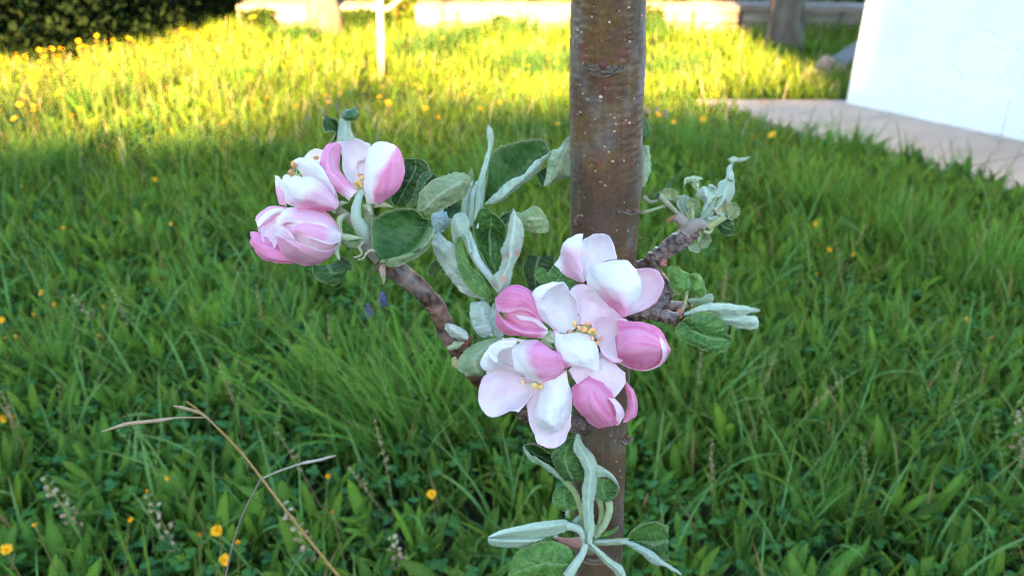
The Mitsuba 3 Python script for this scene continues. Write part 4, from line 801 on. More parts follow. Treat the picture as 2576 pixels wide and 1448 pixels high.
fl(['455,1105,0 560,1055,0 700,1038,0 850,1055,0 950,1080,0', '460,1115,4 580,1085,5 700,1075,5 840,1080,3 951,1082,0', '470,1125,0 600,1115,0 700,1130,0 800,1118,0 945,1088,0'], WOOL, SAGE, hairs=1800, hairlen=1.1, teeth=0, depth=.470)
fl(['690,1125,0 800,1112,0 900,1120,0 938,1135,0', '700,1145,3 800,1145,4 900,1155,3 945,1165,0', '720,1165,0 780,1185,0 860,1205,0 930,1205,0'], WOOL, SAGE, hairs=1200, depth=.472, teeth=0)
fl(['485,1015,0 560,1000,0 640,978,0', '490,1030,2 570,1020,3 655,1005,0', '500,1045,0 580,1045,0 640,1035,0'], MID, SAGE, depth=.478, teeth=0)
fl(['500,1045,4 508,1050,5 515,1040,4', '505,1060,5 512,1055,5 518,1045,4'], OL, OL, depth=.47, teeth=0, hairs=0)
for i, (L, r, c) in enumerate((('425,1130,6 425,1100,7 440,1085,6', 2.0, (.36, .15, .10)), ('480,1050,2 440,1070,3 410,1090,2', 1.6, (.22, .12, .09)), ('360,1020,0 385,985,2 430,980,1', .8, (.25, .3, .12)))):
    stalk(APPLE + '__bud_scale', 'F', L, r, r * .6, c, seed=50 + i, hairs=60)
fl(['555,492,0 580,425,0 592,372,0 548,345,0 545,305,0', '570,492,3 595,425,4 615,370,5 600,320,5 590,280,2', '592,490,0 615,420,0 645,378,0 668,335,0 640,278,0'], WOOL, SAGE, hairs=1200, teeth=0, depth=.470)
fl(['598,482,0 640,400,0 662,320,0 690,248,0 735,222,0 738,155,0 765,118,0', '630,478,4 690,400,6 725,320,6 745,250,4 755,190,3 772,118,1', '652,470,0 725,420,0 768,355,0 786,280,0 782,200,0 772,150,0 782,118,0'], WOOL, SAGE, hairs=1500, depth=.474)
fl(['765,125,0 758,98,0 790,84,0 820,98,0 890,80,0', '772,126,2 780,108,2 815,112,1 891,82,0', '780,128,0 800,128,0 850,108,0 892,84,0'], leaf_under((.30, .36, .22)), MID, depth=.474, teeth=6)
fl(['735,225,5 745,240,6 775,245,5', '738,220,6 755,230,7 778,240,5'], OL, OL, depth=.472, hairs=50, teeth=0)
fl(['530,312,0 510,262,1 470,262,2 455,288,2', '545,306,2 530,250,3 490,232,4 455,250,3', '558,300,0 556,245,1 575,225,2 520,212,2 470,228,2'], leaf_under((.30, .36, .2)), TOP, depth=.472)
fl(['455,492,0 430,430,0 408,380,0 425,338,0', '468,490,-3 452,430,-4 445,380,-4 455,335,-1', '480,450,0 490,400,0 490,360,0 480,340,0'], WOOL, SAGE, depth=.472, teeth=0)
fl(['360,372,0 300,338,1 335,302,1 385,288,0', '385,380,-2 360,340,-3 375,310,-2 395,295,-0', '412,382,0 420,345,0 412,318,0 400,298,0'], leaf_under((.24, .28, .12), .3, 2), TOP, depth=.470)
fl(['252,352,0 300,310,0 355,275,0 378,212,0', '270,358,1 320,318,1 365,283,1 382,215,0', '290,355,0 340,318,0 385,265,0 384,218,0'], DARKTOP, SAGE, depth=.474, hairs=150)
fl(['505,432,0 472,405,1 480,372,1 505,352,0', '515,432,-2 510,395,-3 515,370,-2 520,355,-0', '525,430,0 550,410,0 552,380,0 535,362,0'], OL, TOP, depth=.468)
fl(['720,478,0 650,430,1 633,395,1 650,358,1 700,348,0', '730,478,-3 695,420,-4 690,380,-4 705,352,-1', '740,478,0 748,430,0 740,390,0 715,352,0'], leaf_under((.26, .30, .14), .5, 9), TOP, depth=.468, wavy=.9)
fl(['735,482,0 740,430,0 750,395,0 775,382,0', '745,486,-2 775,440,-3 785,410,-2 790,385,-0', '755,488,0 800,478,0 818,440,0 800,390,0'], OL, TOP, depth=.470)
fl(['560,500,2 590,440,3 625,400,3 650,372,2', '568,502,4 600,450,4 635,410,4 652,374,2', '578,505,2 615,455,3 645,415,3 655,376,2'], MID, SAGE, depth=.469)
fl(['590,510,1 640,480,2 690,462,2 722,452,1', '592,518,2 645,492,3 695,474,2 724,456,1', '600,525,1 650,505,1 700,485,1 726,460,1'], WOOL, SAGE, depth=.471)
fl(['470,500,2 478,450,3 500,410,2', '480,502,3 492,455,3 503,412,2', '492,503,2 508,460,2 506,414,2'], OL, TOP, depth=.470)
fl(['520,505,2 525,470,3 545,440,3 560,420,2', '530,505,3 540,470,4 555,445,3 562,422,2', '545,505,2 556,480,2 566,450,2 564,424,2'], leaf_top(1.2), SAGE, depth=.470)
fl(['640,300,3 625,282,4 618,268,3', '655,300,4 645,280,5 625,264,4', '668,320,3 662,285,4 640,266,3'], WOOL, SAGE, depth=.471)
for i, (L, r0, r1, c) in enumerate((('610,545,2 660,515,3 725,480,3', 2.4, 1.5, (.30, .32, .14)), ('515,505,2 510,460,3 515,430,3', 1.7, 1.2, (.28, .28, .15)), ('180,452,-2 250,432,0 340,402,2', 1.0, .8, (.30, .36, .18)), ('190,350,-3 240,380,-2 285,372,-1', 1.6, .6, (.25, .25, .16)), ('300,340,4 350,390,5 410,450,3', 1.7, 1.2, (.27, .27, .17)), ('400,470,2 440,500,2 455,530,0', 3.2, 3.2, (.27, .22, .19)), ('590,545,2 560,520,3 500,545,2 470,580,0', 2.6, 4.6, (.27, .22, .19)), ('585,570,2 620,580,3 650,545,2', 1.2, .6, (.33, .33, .17)), ('348,518,2 365,490,3 400,470,3', .5, .9, (.32, .12, .07)), ('570,545,1 555,600,1 550,640,1', .9, .9, (.26, .3, .14)), ('335,760,1 310,790,3 345,790,4', 1.4, .7, (.30, .10, .08)))):
    stalk(APPLE + '__bud_scale' if i > 4 else APPLE + '__leaf_stalk', 'F', L, r0, r1, c, seed=60 + i, depth=.470, hairs=90)
fl(['665,528,0 690,575,0 740,602,0 788,595,0', '690,505,1 720,540,2 760,560,1 788,585,0', '720,488,0 760,488,0 778,500,0 788,575,0'], DARKTOP, SAGE, depth=.476)
fl(['550,712,0 500,700,1 485,670,1 540,640,1 560,590,0', '570,700,-3 550,660,-4 570,620,-4 590,582,-1', '580,690,0 612,665,0 628,625,0 610,580,0'], leaf_under((.20, .25, .13)), TOP, depth=.472, teeth=0)
leaf('D', ['580,872,-2 560,800,-2 575,722,-2', '595,850,0 600,790,0 590,722,0', '620,842,-2 642,802,-2 625,775,-2 612,730,-2'], leaf_top(1.0, .5), SAGE, depth=.468)
leaf('D', ['565,1185,-2 560,1100,-2 570,1000,-2 585,895,-2', '580,1150,0 590,1060,1 600,980,0 600,897,0', '585,1150,-2 625,1070,-2 632,1000,-2 622,950,-2 618,897,-2'], leaf_under((.25, .32, .18)), TOP, depth=.470)

# --- shoot low on the trunk
def el(rails, front=SAGE, back=TOP, **k): return leaf('E', rails, front, back, **k)
el(['865,585,0 800,500,2 690,420,3 580,395,3 510,320,3 488,258,2', '868,580,-4 810,480,-6 700,380,-6 600,330,-4 490,252,1', '870,575,-3 830,460,-6 750,340,-4 600,240,-1 500,245,2'], leaf_top(.65, .3), MID, depth=.535)
el(['870,590,1 780,530,3 640,425,4 560,390,5 515,335,4 485,262,2', '868,583,4 790,515,6 690,435,7 590,345,6 560,365,5 520,330,4 490,262,2', '866,575,1 800,490,3 700,415,4 600,370,4 540,320,3 494,258,2'], MID, SAGE, depth=.532, teeth=0)
el(['880,560,0 810,500,0 770,420,1 748,330,1 820,275,1 850,208,1 920,178,0', '950,580,2 900,480,3 870,380,3 880,280,3 930,185,0', '1055,575,0 1045,470,0 1010,380,0 965,290,0 965,200,0 945,182,0'], leaf_top(.8, .8), SAGE, depth=.528, quilt=.6, nv=34)
el(['1058,1140,0 1048,1000,0 1032,800,0 1028,650,1 1050,500,1 1005,380,1 948,290,0 962,190,0 993,95,0', '1085,1145,5 1095,1000,6 1085,800,7 1090,650,7 1110,500,6 1070,370,5 1000,270,3 985,180,2 994,95,0', '1118,1140,0 1142,1000,0 1130,850,0 1150,680,0 1168,480,0 1130,340,0 1045,250,0 1012,180,0 996,97,0'], WOOL, SAGE, hairs=2200, hairlen=1.1, depth=.522, nv=30, teeth=0)
el(['1270,765,0 1200,765,1 1158,690,1 1152,610,2 1165,540,2', '1272,760,1 1230,700,1 1210,620,1 1225,555,2', '1278,760,0 1330,720,0 1362,650,1 1340,595,2 1290,558,3'], leaf_top(1.25, .5), SAGE, depth=.525)
el(['1365,645,0 1330,590,1 1260,535,1 1165,535,0', '1366,640,2 1330,560,4 1250,495,4 1160,470,2', '1366,635,0 1320,535,0 1240,460,0 1150,415,0'], WOOL, SAGE, depth=.522, teeth=0)
el(['163,1088,0 300,1020,0 500,975,0 750,935,0 870,930,0 925,985,0', '163,1092,3 320,1050,6 520,1020,8 740,985,8 860,970,6 922,995,2', '166,1096,0 400,1082,2 600,1092,2 790,1065,2 920,1010,0'], WOOL, SAGE, hairs=1800, hairlen=1.0, depth=.520, teeth=0)
el(['168,1094,0 350,1082,1 560,1082,2 700,1092,1 800,1072,0', '163,1110,3 240,1120,5 420,1130,6 600,1120,5 800,1078,1', '165,1112,0 195,1162,0 350,1180,0 520,1174,0 670,1112,0 802,1082,0'], WOOL, TOP, hairs=1400, depth=.519, teeth=16, tooth=.5)
stalk(APPLE + '__leaf_stalk', 'E', '880,985,4 960,1000,4 1015,1040,3 1050,1150,0', 2.6, 1.6, (.34, .42, .33), seed=71, depth=.522, hairs=400)
el(['900,1420,0 850,1500,0 640,1540,0 400,1520,0 345,1450,0', '930,1370,2 800,1400,5 650,1400,5 480,1430,3 350,1440,0', '955,1310,2 820,1280,6 680,1270,6 500,1330,4 358,1420,0', '962,1290,0 915,1200,1 840,1148,1 700,1128,1 550,1165,1 430,1230,0 375,1340,0 352,1430,0'], leaf_top(1.5, .55, .3), SAGE, depth=.515, nv=36)
stalk(APPLE + '__leaf_stalk', 'E', '1060,1150,3 1040,1220,4 1000,1290,5 950,1360,5 890,1450,5', 1.6, 3.4, (.36, .44, .34), seed=72, depth=.516, hairs=500)
el(['1075,1150,0 1150,1235,0 1250,1340,0 1330,1420,0 1360,1520,0', '1090,1145,2 1170,1220,3 1280,1325,4 1375,1410,3 1420,1520,0', '1105,1135,0 1190,1205,0 1300,1300,0 1400,1370,0 1450,1520,0'], WOOL, SAGE, depth=.520, teeth=0, hairs=900)
el(['1450,1118,0 1470,1045,1 1560,980,1 1680,953,1 1760,972,0 1828,990,0', '1455,1122,-2 1580,1090,-3 1700,1070,-3 1815,1070,0', '1460,1126,-2 1580,1160,-4 1700,1220,-3 1820,1180,0', '1462,1130,0 1580,1200,0 1700,1280,0 1835,1310,0'], leaf_top(.95, .6), MID, depth=.530)
el(['1140,1120,0 1300,1115,0 1450,1118,0 1600,1180,0 1760,1290,0 1950,1430,0', '1140,1135,1 1300,1132,2 1450,1140,2 1600,1220,3 1760,1330,3 1950,1440,0', '1140,1148,0 1300,1148,0 1440,1160,0 1570,1250,0 1680,1340,0 1800,1365,0 1945,1450,0'], leaf_under((.30, .38, .30)), TOP, depth=.527, teeth=0, hairs=900)
el(['895,862,0 800,832,1 758,740,1 785,640,1 845,618,0', '905,865,2 870,780,2 860,700,2 865,640,0', '920,860,0 965,830,0 978,770,0 960,690,0 945,635,0 880,632,0'], leaf_top(1.3, .6), SAGE, depth=.535)
el(['930,1000,0 915,970,0 960,920,0 1000,888,0', '960,1010,2 970,970,3 1000,930,2 1010,890,0', '1000,1005,0 1020,960,0 1025,915,0 1015,890,0'], WOOL, SAGE, depth=.534, teeth=0)
el(['1135,1105,0 1220,1055,0 1300,1015,0 1368,997,0', '1140,1108,1 1230,1080,2 1310,1040,1 1367,1000,0', '1145,1112,0 1240,1105,0 1310,1055,0 1366,1004,0'], leaf_top(1.6, .3, .5), SAGE, depth=.534, teeth=0, hairs=200)
el(['1000,1010,0 960,985,0 930,940,0', '1005,1000,1 970,965,1 935,938,0'], TOP, SAGE, depth=.53, teeth=0, hairs=60)
el(['910,1120,0 870,1090,0 868,1060,0', '925,1110,1 900,1080,1 880,1060,0'], leaf_top(1.8, .3, 1), SAGE, depth=.535, teeth=0, hairs=60)
for i, (L, r0, r1, c) in enumerate((('875,575,0 960,680,2 1020,850,3 1052,1020,2 1065,1110,0', 2.0, 1.6, (.24, .30, .13)), ('1272,765,2 1276,850,2 1235,970,2 1140,1090,0', 2.4, 1.8, (.30, .36, .2)), ('1165,720,-2 1205,830,-1 1190,960,-1 1130,1060,-1', 1.8, 1.4, (.24, .31, .12)), ('900,905,-2 890,880,-1 900,840,0', 1.4, 1.1, (.28, .34, .2)), ('1455,1122,1 1300,1135,0 1120,1140,-1', 1.8, 2.4, (.28, .34, .18)), ('1060,1150,-2 1090,1165,-3 1080,1180,-8', 4.0, 4.5, (.27, .30, .18)), ('1005,1145,-2 930,1140,0 840,1118,1 770,1085,1', 4.2, .8, (.42, .20, .15)), ('900,1170,-3 960,1165,-3 1020,1150,-3', 1.5, 4, (.38, .18, .14)))):
    stalk(APPLE + ('__leaf_stalk' if i < 6 else '__bud_scale'), 'E', L, r0, r1, c, seed=80 + i, depth=.532, hairs=160)

# ------------------------------------------------------------------ meadow
def blades(base, az, length, width, lean, bend, cols, nseg, profile='grass', tipcol=None, fold=False, twist=None, ruffle=0.0):
    """vectorised grass blades / strap leaves: (verts, faces, colours)"""
    N = len(base); s = np.linspace(0, 1, nseg + 1)
    th = lean[:, None] + bend[:, None] * s[None] ** 1.4
    step = length[:, None] / nseg
    dx = np.sin(th) * step; dz = np.cos(th) * step
    h = np.concatenate([np.zeros((N, 1)), np.cumsum((dx[:, 1:] + dx[:, :-1]) / 2, 1)], 1)
    z = np.concatenate([np.zeros((N, 1)), np.cumsum((dz[:, 1:] + dz[:, :-1]) / 2, 1)], 1)
    dirv = np.stack([np.cos(az), np.sin(az)], 1)
    side0 = np.stack([-np.sin(az), np.cos(az)], 1)
    C = np.stack([base[:, None, 0] + dirv[:, None, 0] * h, base[:, None, 1] + dirv[:, None, 1] * h, base[:, None, 2] + z], -1)
    if profile == 'grass': w = np.interp(s, [0, 0.12, 0.5, 0.8, 1], [0.7, 1, 0.9, 0.55, 0.03])
    elif profile == 'strap': w = np.interp(s, [0, 0.2, 0.4, 0.65, 0.85, 0.95, 1], [0.14, 0.28, 0.62, 1.0, 0.82, 0.45, 0.05])
    else: w = np.interp(s, [0, 0.15, 0.4, 0.6, 0.8, 1], [0.2, 0.45, 1.0, 0.95, 0.6, 0.03])
    W = width[:, None] * w[None] * 0.5
    tw = (np.zeros(N) if twist is None else twist)[:, None] * s[None]
    nrm = np.stack([-np.cos(th) * dirv[:, None, 0], -np.cos(th) * dirv[:, None, 1], np.sin(th)], -1)
    sd = np.stack([side0[:, None, 0] + 0 * th, side0[:, None, 1] + 0 * th, 0 * th], -1)
    S = sd * np.cos(tw)[..., None] + nrm * np.sin(tw)[..., None]
    Nn = nrm * np.cos(tw)[..., None] - sd * np.sin(tw)[..., None]
    if ruffle:
        ph = rng.uniform(0, 6.28, (N, 1))
        W = W * (1 + ruffle * np.sin(s[None] * 26 + ph))
    cc = np.repeat(cols[:, None], nseg + 1, 1)
    if tipcol is not None:
        m = (s ** 3)[None, :, None] * tipcol[:, None, 3:]
        cc = cc * (1 - m) + tipcol[:, None, :3] * m
    if fold:
        k = fold
        V = np.stack([C - S * W[..., None] + Nn * (W * k)[..., None], C, C + S * W[..., None] + Nn * (W * k)[..., None]], 2)
        cols3 = np.stack([cc, cc * 1.0 + np.array([0.035, 0.05, 0.02]), cc], 2); m = 3
    else:
        V = np.stack([C - S * W[..., None], C + S * W[..., None]], 2); cols3 = np.stack([cc, cc], 2); m = 2
    F = []
    for i in range(nseg):
        for j in range(m - 1):
            a = i * m + j
            F += [[a, a + 1, a + m + 1], [a, a + m + 1, a + m]]
    F = (np.arange(N) * (nseg + 1) * m)[:, None, None] + np.array(F)[None]
    return V.reshape(-1, 3), F.reshape(-1, 3), cols3.reshape(-1, 3)

def scatter(n, y0, y1, seed, spread=1.0):
    """points on the ground inside the wedge the meadow fills, denser close by"""
    q = np.random.default_rng(seed)
    y = y0 + (y1 - y0) * np.sqrt(q.uniform(0, 1, n) * (1 - (y0 / y1) ** 2) + (y0 / y1) ** 2) if False else np.sqrt(q.uniform(y0**2, y1**2, n))
    hw = (y * 0.68 + 0.35) * spread
    x = q.uniform(-1, 1, n) * hw
    return x, y, q

def off_pavement(x, y):
    d1 = (x - E1[0]) * (-ed[1]) + (y - E1[1]) * ed[0]           # signed distance from apron's edge
    if np.dot([-ed[1], ed[0]], wn) < 0: d1 = -d1
    south = y < E1[1] + 0.03 + 0 * x
    inside = (d1 < 0.0) & (y < E1[1] - 0.0 * x)
    hx = (x - P1[0]) * wn[0] + (y - P1[1]) * wn[1] < 0.02        # behind the house's wall line
    behind = hx & ((x - P1[0]) * wd[0] + (y - P1[1]) * wd[1] > -0.02)
    return ~(inside | behind)

def patch(x, y, f, seed):
    return meshkit.fbm(np.stack([x * f, y * f, 0 * x + seed], -1), 3, seed)

GR = np.array([[0.068, 0.165, 0.020], [0.088, 0.185, 0.022], [0.055, 0.140, 0.026], [0.120, 0.200, 0.024], [0.066, 0.150, 0.040]])
DRY = np.array([0.34, 0.24, 0.10])

SAP = on_ground(960, 196)
def meadow():
    # fine grass, four rings with fewer segments further out
    mb = MB()
    for (n, y0, y1, nseg, lm, wm, seed) in ((8500, 0.55, 1.7, 7, 0.140, 0.0055, 21), (16500, 1.7, 3.4, 5, 0.145, 0.0068, 22), (34000, 3.4, 6.0, 4, 0.150, 0.0085, 23), (46000, 6.0, 11.5, 3, 0.15, 0.011, 24)):
        x, y, q = scatter(n, y0, y1, seed)
        t = patch(x, y, 1.7, 4)
        keep = off_pavement(x, y) & (q.uniform(0, 1, n) < 0.45 + 1.1 * np.clip(t - 0.3, 0, 1) * 1.4)
        x, y, t = x[keep], y[keep], t[keep]; n = len(x)
        b = np.stack([x, y, gz(x, y) - 0.005], 1)
        L = lm * q.uniform(0.45, 1.25, n) * (0.65 + 0.75 * t)
        L = L * np.where((np.abs((x - E1[0]) * wn[0] + (y - E1[1]) * wn[1]) < .42) & (y < E1[1] + .1) & (x > E1[0] - .3), .42, 1.0)
        L = L * np.where((np.abs(x - SAP[0] * y / SAP[1]) < .16) & (y > SAP[1] - 1.1) & (y < SAP[1] + .12), .35, 1.0)
        col = GR[q.integers(0, len(GR), n)] * q.uniform(0.6, 1.4, (n, 1))
        far = np.clip((y - 1.3) / 1.6, 0, 1)[:, None]                      # paler, yellower grass with distance from the camera
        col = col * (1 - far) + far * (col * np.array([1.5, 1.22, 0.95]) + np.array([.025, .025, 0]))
        col *= (0.85 + 0.3 * patch(x, y, 0.8, 9))[:, None]
        dry = q.uniform(0, 1, n) < (0.035 if y1 < 5 else 0.10)
        col[dry] = (DRY if y1 < 5 else np.array([.46, .41, .24])) * q.uniform(0.6, 1.1, (dry.sum(), 1))
        tip = np.concatenate([np.tile([0.20, 0.22, 0.06], (n, 1)), q.uniform(0, 0.5, (n, 1))], 1)
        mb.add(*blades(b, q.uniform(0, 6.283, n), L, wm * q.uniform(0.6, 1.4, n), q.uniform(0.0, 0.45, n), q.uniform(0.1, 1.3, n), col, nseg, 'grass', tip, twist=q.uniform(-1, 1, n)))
    for (n, y0, y1, seed) in ((700, 0.6, 1.9, 26), (1300, 1.9, 4.6, 27)):      # long pale blades that stand above the rest
        x, y, q = scatter(n, y0, y1, seed); ok = off_pavement(x, y); x, y = x[ok], y[ok]; n = len(x)
        b = np.stack([x, y, gz(x, y) - 0.005], 1); col = np.array([0.12, 0.27, 0.075]) * q.uniform(.7, 1.25, (n, 1))
        tip = np.concatenate([np.tile([0.30, 0.26, 0.12], (n, 1)), q.uniform(0, 0.8, (n, 1))], 1)
        mb.add(*blades(b, q.uniform(0, 6.283, n), q.uniform(.16, .27, n), q.uniform(.004, .007, n), q.uniform(0, .35, n), q.uniform(.2, 1.5, n), col, 9, 'grass', tip, twist=q.uniform(-1.4, 1.4, n)))
    mb.put('grass', 'grass_mat', True, label='meadow grass of fine upright blades covering the whole lawn', cat='grass', kind='stuff')

    # tussocks of long blades
    mb = MB(); q = np.random.default_rng(31)
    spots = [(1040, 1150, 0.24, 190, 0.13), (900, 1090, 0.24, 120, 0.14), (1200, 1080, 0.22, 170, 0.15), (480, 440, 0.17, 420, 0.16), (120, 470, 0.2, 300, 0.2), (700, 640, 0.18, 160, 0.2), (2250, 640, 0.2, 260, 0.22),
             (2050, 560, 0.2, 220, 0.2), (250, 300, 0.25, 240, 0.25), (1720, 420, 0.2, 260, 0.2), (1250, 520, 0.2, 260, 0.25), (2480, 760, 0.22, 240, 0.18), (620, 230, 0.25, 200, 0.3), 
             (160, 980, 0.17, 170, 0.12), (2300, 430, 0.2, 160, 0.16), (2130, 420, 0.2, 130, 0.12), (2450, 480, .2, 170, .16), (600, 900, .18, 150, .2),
             (1060, 150, .2, 300, .3), (1115, 128, .2, 300, .3), (1175, 108, .2, 300, .35), (1330, 188, .2, 320, .3), (1405, 205, .2, 260, .25), (1300, 100, .22, 300, .5), (1480, 92, .22, 300, .5), (1650, 92, .22, 300, .5), (760, 105, .2, 250, .4), (1690, 200, .2, 200, .3)]  # these tufts stand in for shadow streaks in the sunlit meadow
    for (px, py, L0, n, sp) in spots:
        p = on_ground(px, py); 
        r = np.abs(q.normal(size=n)) * sp * 0.5; a = q.uniform(0, 6.283, n)
        x, y = p[0] + r * np.cos(a), p[1] + r * np.sin(a)
        ok = off_pavement(x, y); x, y, a, r = x[ok], y[ok], a[ok], r[ok]; n = len(x)
        b = np.stack([x, y, gz(x, y) - 0.005], 1)
        left = 0.5 if px in (1040, 900) else 0.0
        az = a + q.normal(size=n) * 0.5
        if left: az = np.where(q.uniform(0, 1, n) < 0.75, math.pi * 0.93 + q.normal(size=n) * 0.45, az)
        tuft_or_shade_col = np.array([0.080, 0.205, 0.024]) if py > 210 else np.array([0.030, 0.115, 0.028])  # far tufts darkened: shadow put into the blade colour
        col = tuft_or_shade_col * q.uniform(0.6, 1.4, (n, 1))
        tip = np.concatenate([np.tile([0.26, 0.24, 0.08], (n, 1)), q.uniform(0, 0.6, (n, 1))], 1)
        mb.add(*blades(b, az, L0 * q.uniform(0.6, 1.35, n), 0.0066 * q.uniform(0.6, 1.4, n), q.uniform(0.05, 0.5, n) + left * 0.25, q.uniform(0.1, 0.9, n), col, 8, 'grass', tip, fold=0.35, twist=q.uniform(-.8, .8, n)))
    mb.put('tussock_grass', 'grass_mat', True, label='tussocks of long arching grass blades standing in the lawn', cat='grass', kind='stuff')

    # broad leaved herbs in rosettes
    mb = MB(); q = np.random.default_rng(41)
    for (nr, y0, y1, nseg, nl, seed) in ((1500, 0.55, 1.8, 9, 8, 41), (3000, 1.8, 3.6, 7, 8, 42), (1500, 3.6, 7.0, 5, 7, 43)):
        x, y, q = scatter(nr, y0, y1, seed)
        dens = patch(x, y, 1.3, 12) + 0.20 * (x > 0.02) * (y < 2.6) + 0.06 * (x < -0.1) * (y < 1.5)
        keep = off_pavement(x, y) & (dens > 0.44); x, y = x[keep], y[keep]
        n = len(x) * nl
        X = np.repeat(x, nl) + q.normal(size=n) * 0.012; Y = np.repeat(y, nl) + q.normal(size=n) * 0.012
        size = np.repeat(q.uniform(0.6, 1.2, len(x)), nl) * q.uniform(0.7, 1.2, n)
        tone = np.repeat(q.uniform(0.6, 1.4, len(x)), nl)[:, None]; hue = np.repeat(q.uniform(0, 1, len(x)), nl)[:, None]
        col = (np.array([0.058, 0.140, 0.022]) * (1 - hue) + np.array([0.110, 0.205, 0.018]) * hue) * tone * q.uniform(0.85, 1.15, (n, 1))
        b = np.stack([X, Y, gz(X, Y) - 0.004], 1)
        tip = np.concatenate([np.tile([0.12, 0.12, 0.03], (n, 1)), q.uniform(0, 0.3, (n, 1))], 1)
        wide = np.repeat(q.uniform(0.009, 0.021, len(x)), nl)
        mb.add(*blades(b, q.uniform(0, 6.283, n), 0.115 * size, wide * size, q.uniform(0.05, 0.55, n), q.uniform(0.1, 0.9, n), col, nseg, 'strap', tip, fold=0.22, twist=q.uniform(-.5, .5, n), ruffle=0.05))
    mb.put('broad_leaf_herbs', 'grass_mat', True, label='broad tongue shaped weed leaves growing between the grass', cat='weeds', kind='stuff')

    # clover and other small round leaves low in the sward
    mb = MB(); q = np.random.default_rng(51)
    ang = np.linspace(0, 2 * np.pi, 9)[:-1]
    out = np.stack([0.5 + 0.5 * np.cos(ang), 0.46 * np.sin(ang)], 1)
    for (n, y0, y1, sz, seed) in ((5200, 0.55, 1.9, 0.0125, 51), (7000, 1.9, 4.0, 0.013, 52)):
        x, y, q = scatter(n, y0, y1, seed)
        keep = off_pavement(x, y) & (patch(x, y, 2.2, 15) > 0.42); x, y = x[keep], y[keep]; n = len(x)
        h = q.uniform(0.025, 0.095, n)
        for k in range(3):
            a = q.uniform(0, 6.283, n) if k == 0 else a + 2.094
            tl = q.uniform(-0.1, 0.55, n)
            d = np.stack([np.cos(a) * np.cos(tl), np.sin(a) * np.cos(tl), np.sin(tl)], 1); s = np.stack([-np.sin(a), np.cos(a), 0 * a], 1)
            L = sz * q.uniform(0.7, 1.35, n)
            c0 = np.stack([x, y, gz(x, y) + h], 1)
            up = np.cross(d, s)
            rim = c0[:, None] + d[:, None] * (out[None, :, :1] * L[:, None, None]) + s[:, None] * (out[None, :, 1:] * L[:, None, None]) + up[:, None] * (np.abs(out[None, :, 1:]) * L[:, None, None] * 0.25)
            V = np.concatenate([(c0 + d * (L * 0.5)[:, None])[:, None], rim], 1)
            F = np.array([[0, 1 + j, 1 + (j + 1) % 8] for j in range(8)])
            F = (np.arange(n) * 9)[:, None, None] + F[None]
            hue = q.uniform(0, 1, (n, 1))
            col = (np.array([0.048, 0.150, 0.058]) * (1 - hue) + np.array([0.075, 0.18, 0.035]) * hue) * q.uniform(0.8, 1.25, (n, 1))
            col = np.repeat(col[:, None], 9, 1); 
            mb.add(V.reshape(-1, 3), F.reshape(-1, 3), col.reshape(-1, 3))
    mb.put('clover', 'grass_mat', True, label='low clover leaves filling the gaps of the sward', cat='clover', kind='stuff')
meadow()
def panicles():
    mb = MB(); q = np.random.default_rng(61)
    spots = [(600, 930, .2), (545, 905, .22), (825, 800, .24), (790, 915, .22), (705, 1010, .2), (300, 1085, .2), (1160, 560, .24), (2200, 320, .32), (2540, 260, .42), (2100, 600, .26), (2350, 560, .28), (640, 560, .25), (250, 640, .25), (70, 600, .25), (1760, 500, .25), (600, 1110, .18), (880, 1180, .15), (1950, 900, .18), (150, 960, .2), (480, 700, .24)]
    spots += [(q.uniform(0, 2576), q.uniform(330, 1150), q.uniform(.17, .26)) for _ in range(46)]
    for (px, py, h) in spots:
        tip = on_ground(px, py, h); 
        if not off_pavement(tip[0], tip[1]): continue
        b = tip + [q.normal() * .04, q.normal() * .03, -h]; b[2] = gz(b[0], b[1])
        P = cr([b, b * .5 + tip * .5 + [q.normal() * .008, 0, .005], tip], 16); c = np.array([.16, .22, .07]) if q.uniform() < .7 else np.array([.33, .24, .13])
        mb.add(*tube_mesh(P, np.linspace(.0011, .0005, 16), 5), c)
        for k in range(26):
            s = P[int(9 + k / 26 * 6.9)]; a = q.uniform(0, 6.28); d = unit(np.array([math.cos(a) * .6, math.sin(a) * .6, 1.0])); L = .012 * (1 - k / 30) + .002
            mb.add(*blob(s + d * L * q.uniform(.3, 1), .0011, d, 2.2), c * q.uniform(.8, 1.3))
    mb.put('flowering_grass', 'matte_mat', True, label='thin grass stalks with fine green seed heads above the lawn', cat='grass', kind='stuff')
panicles()

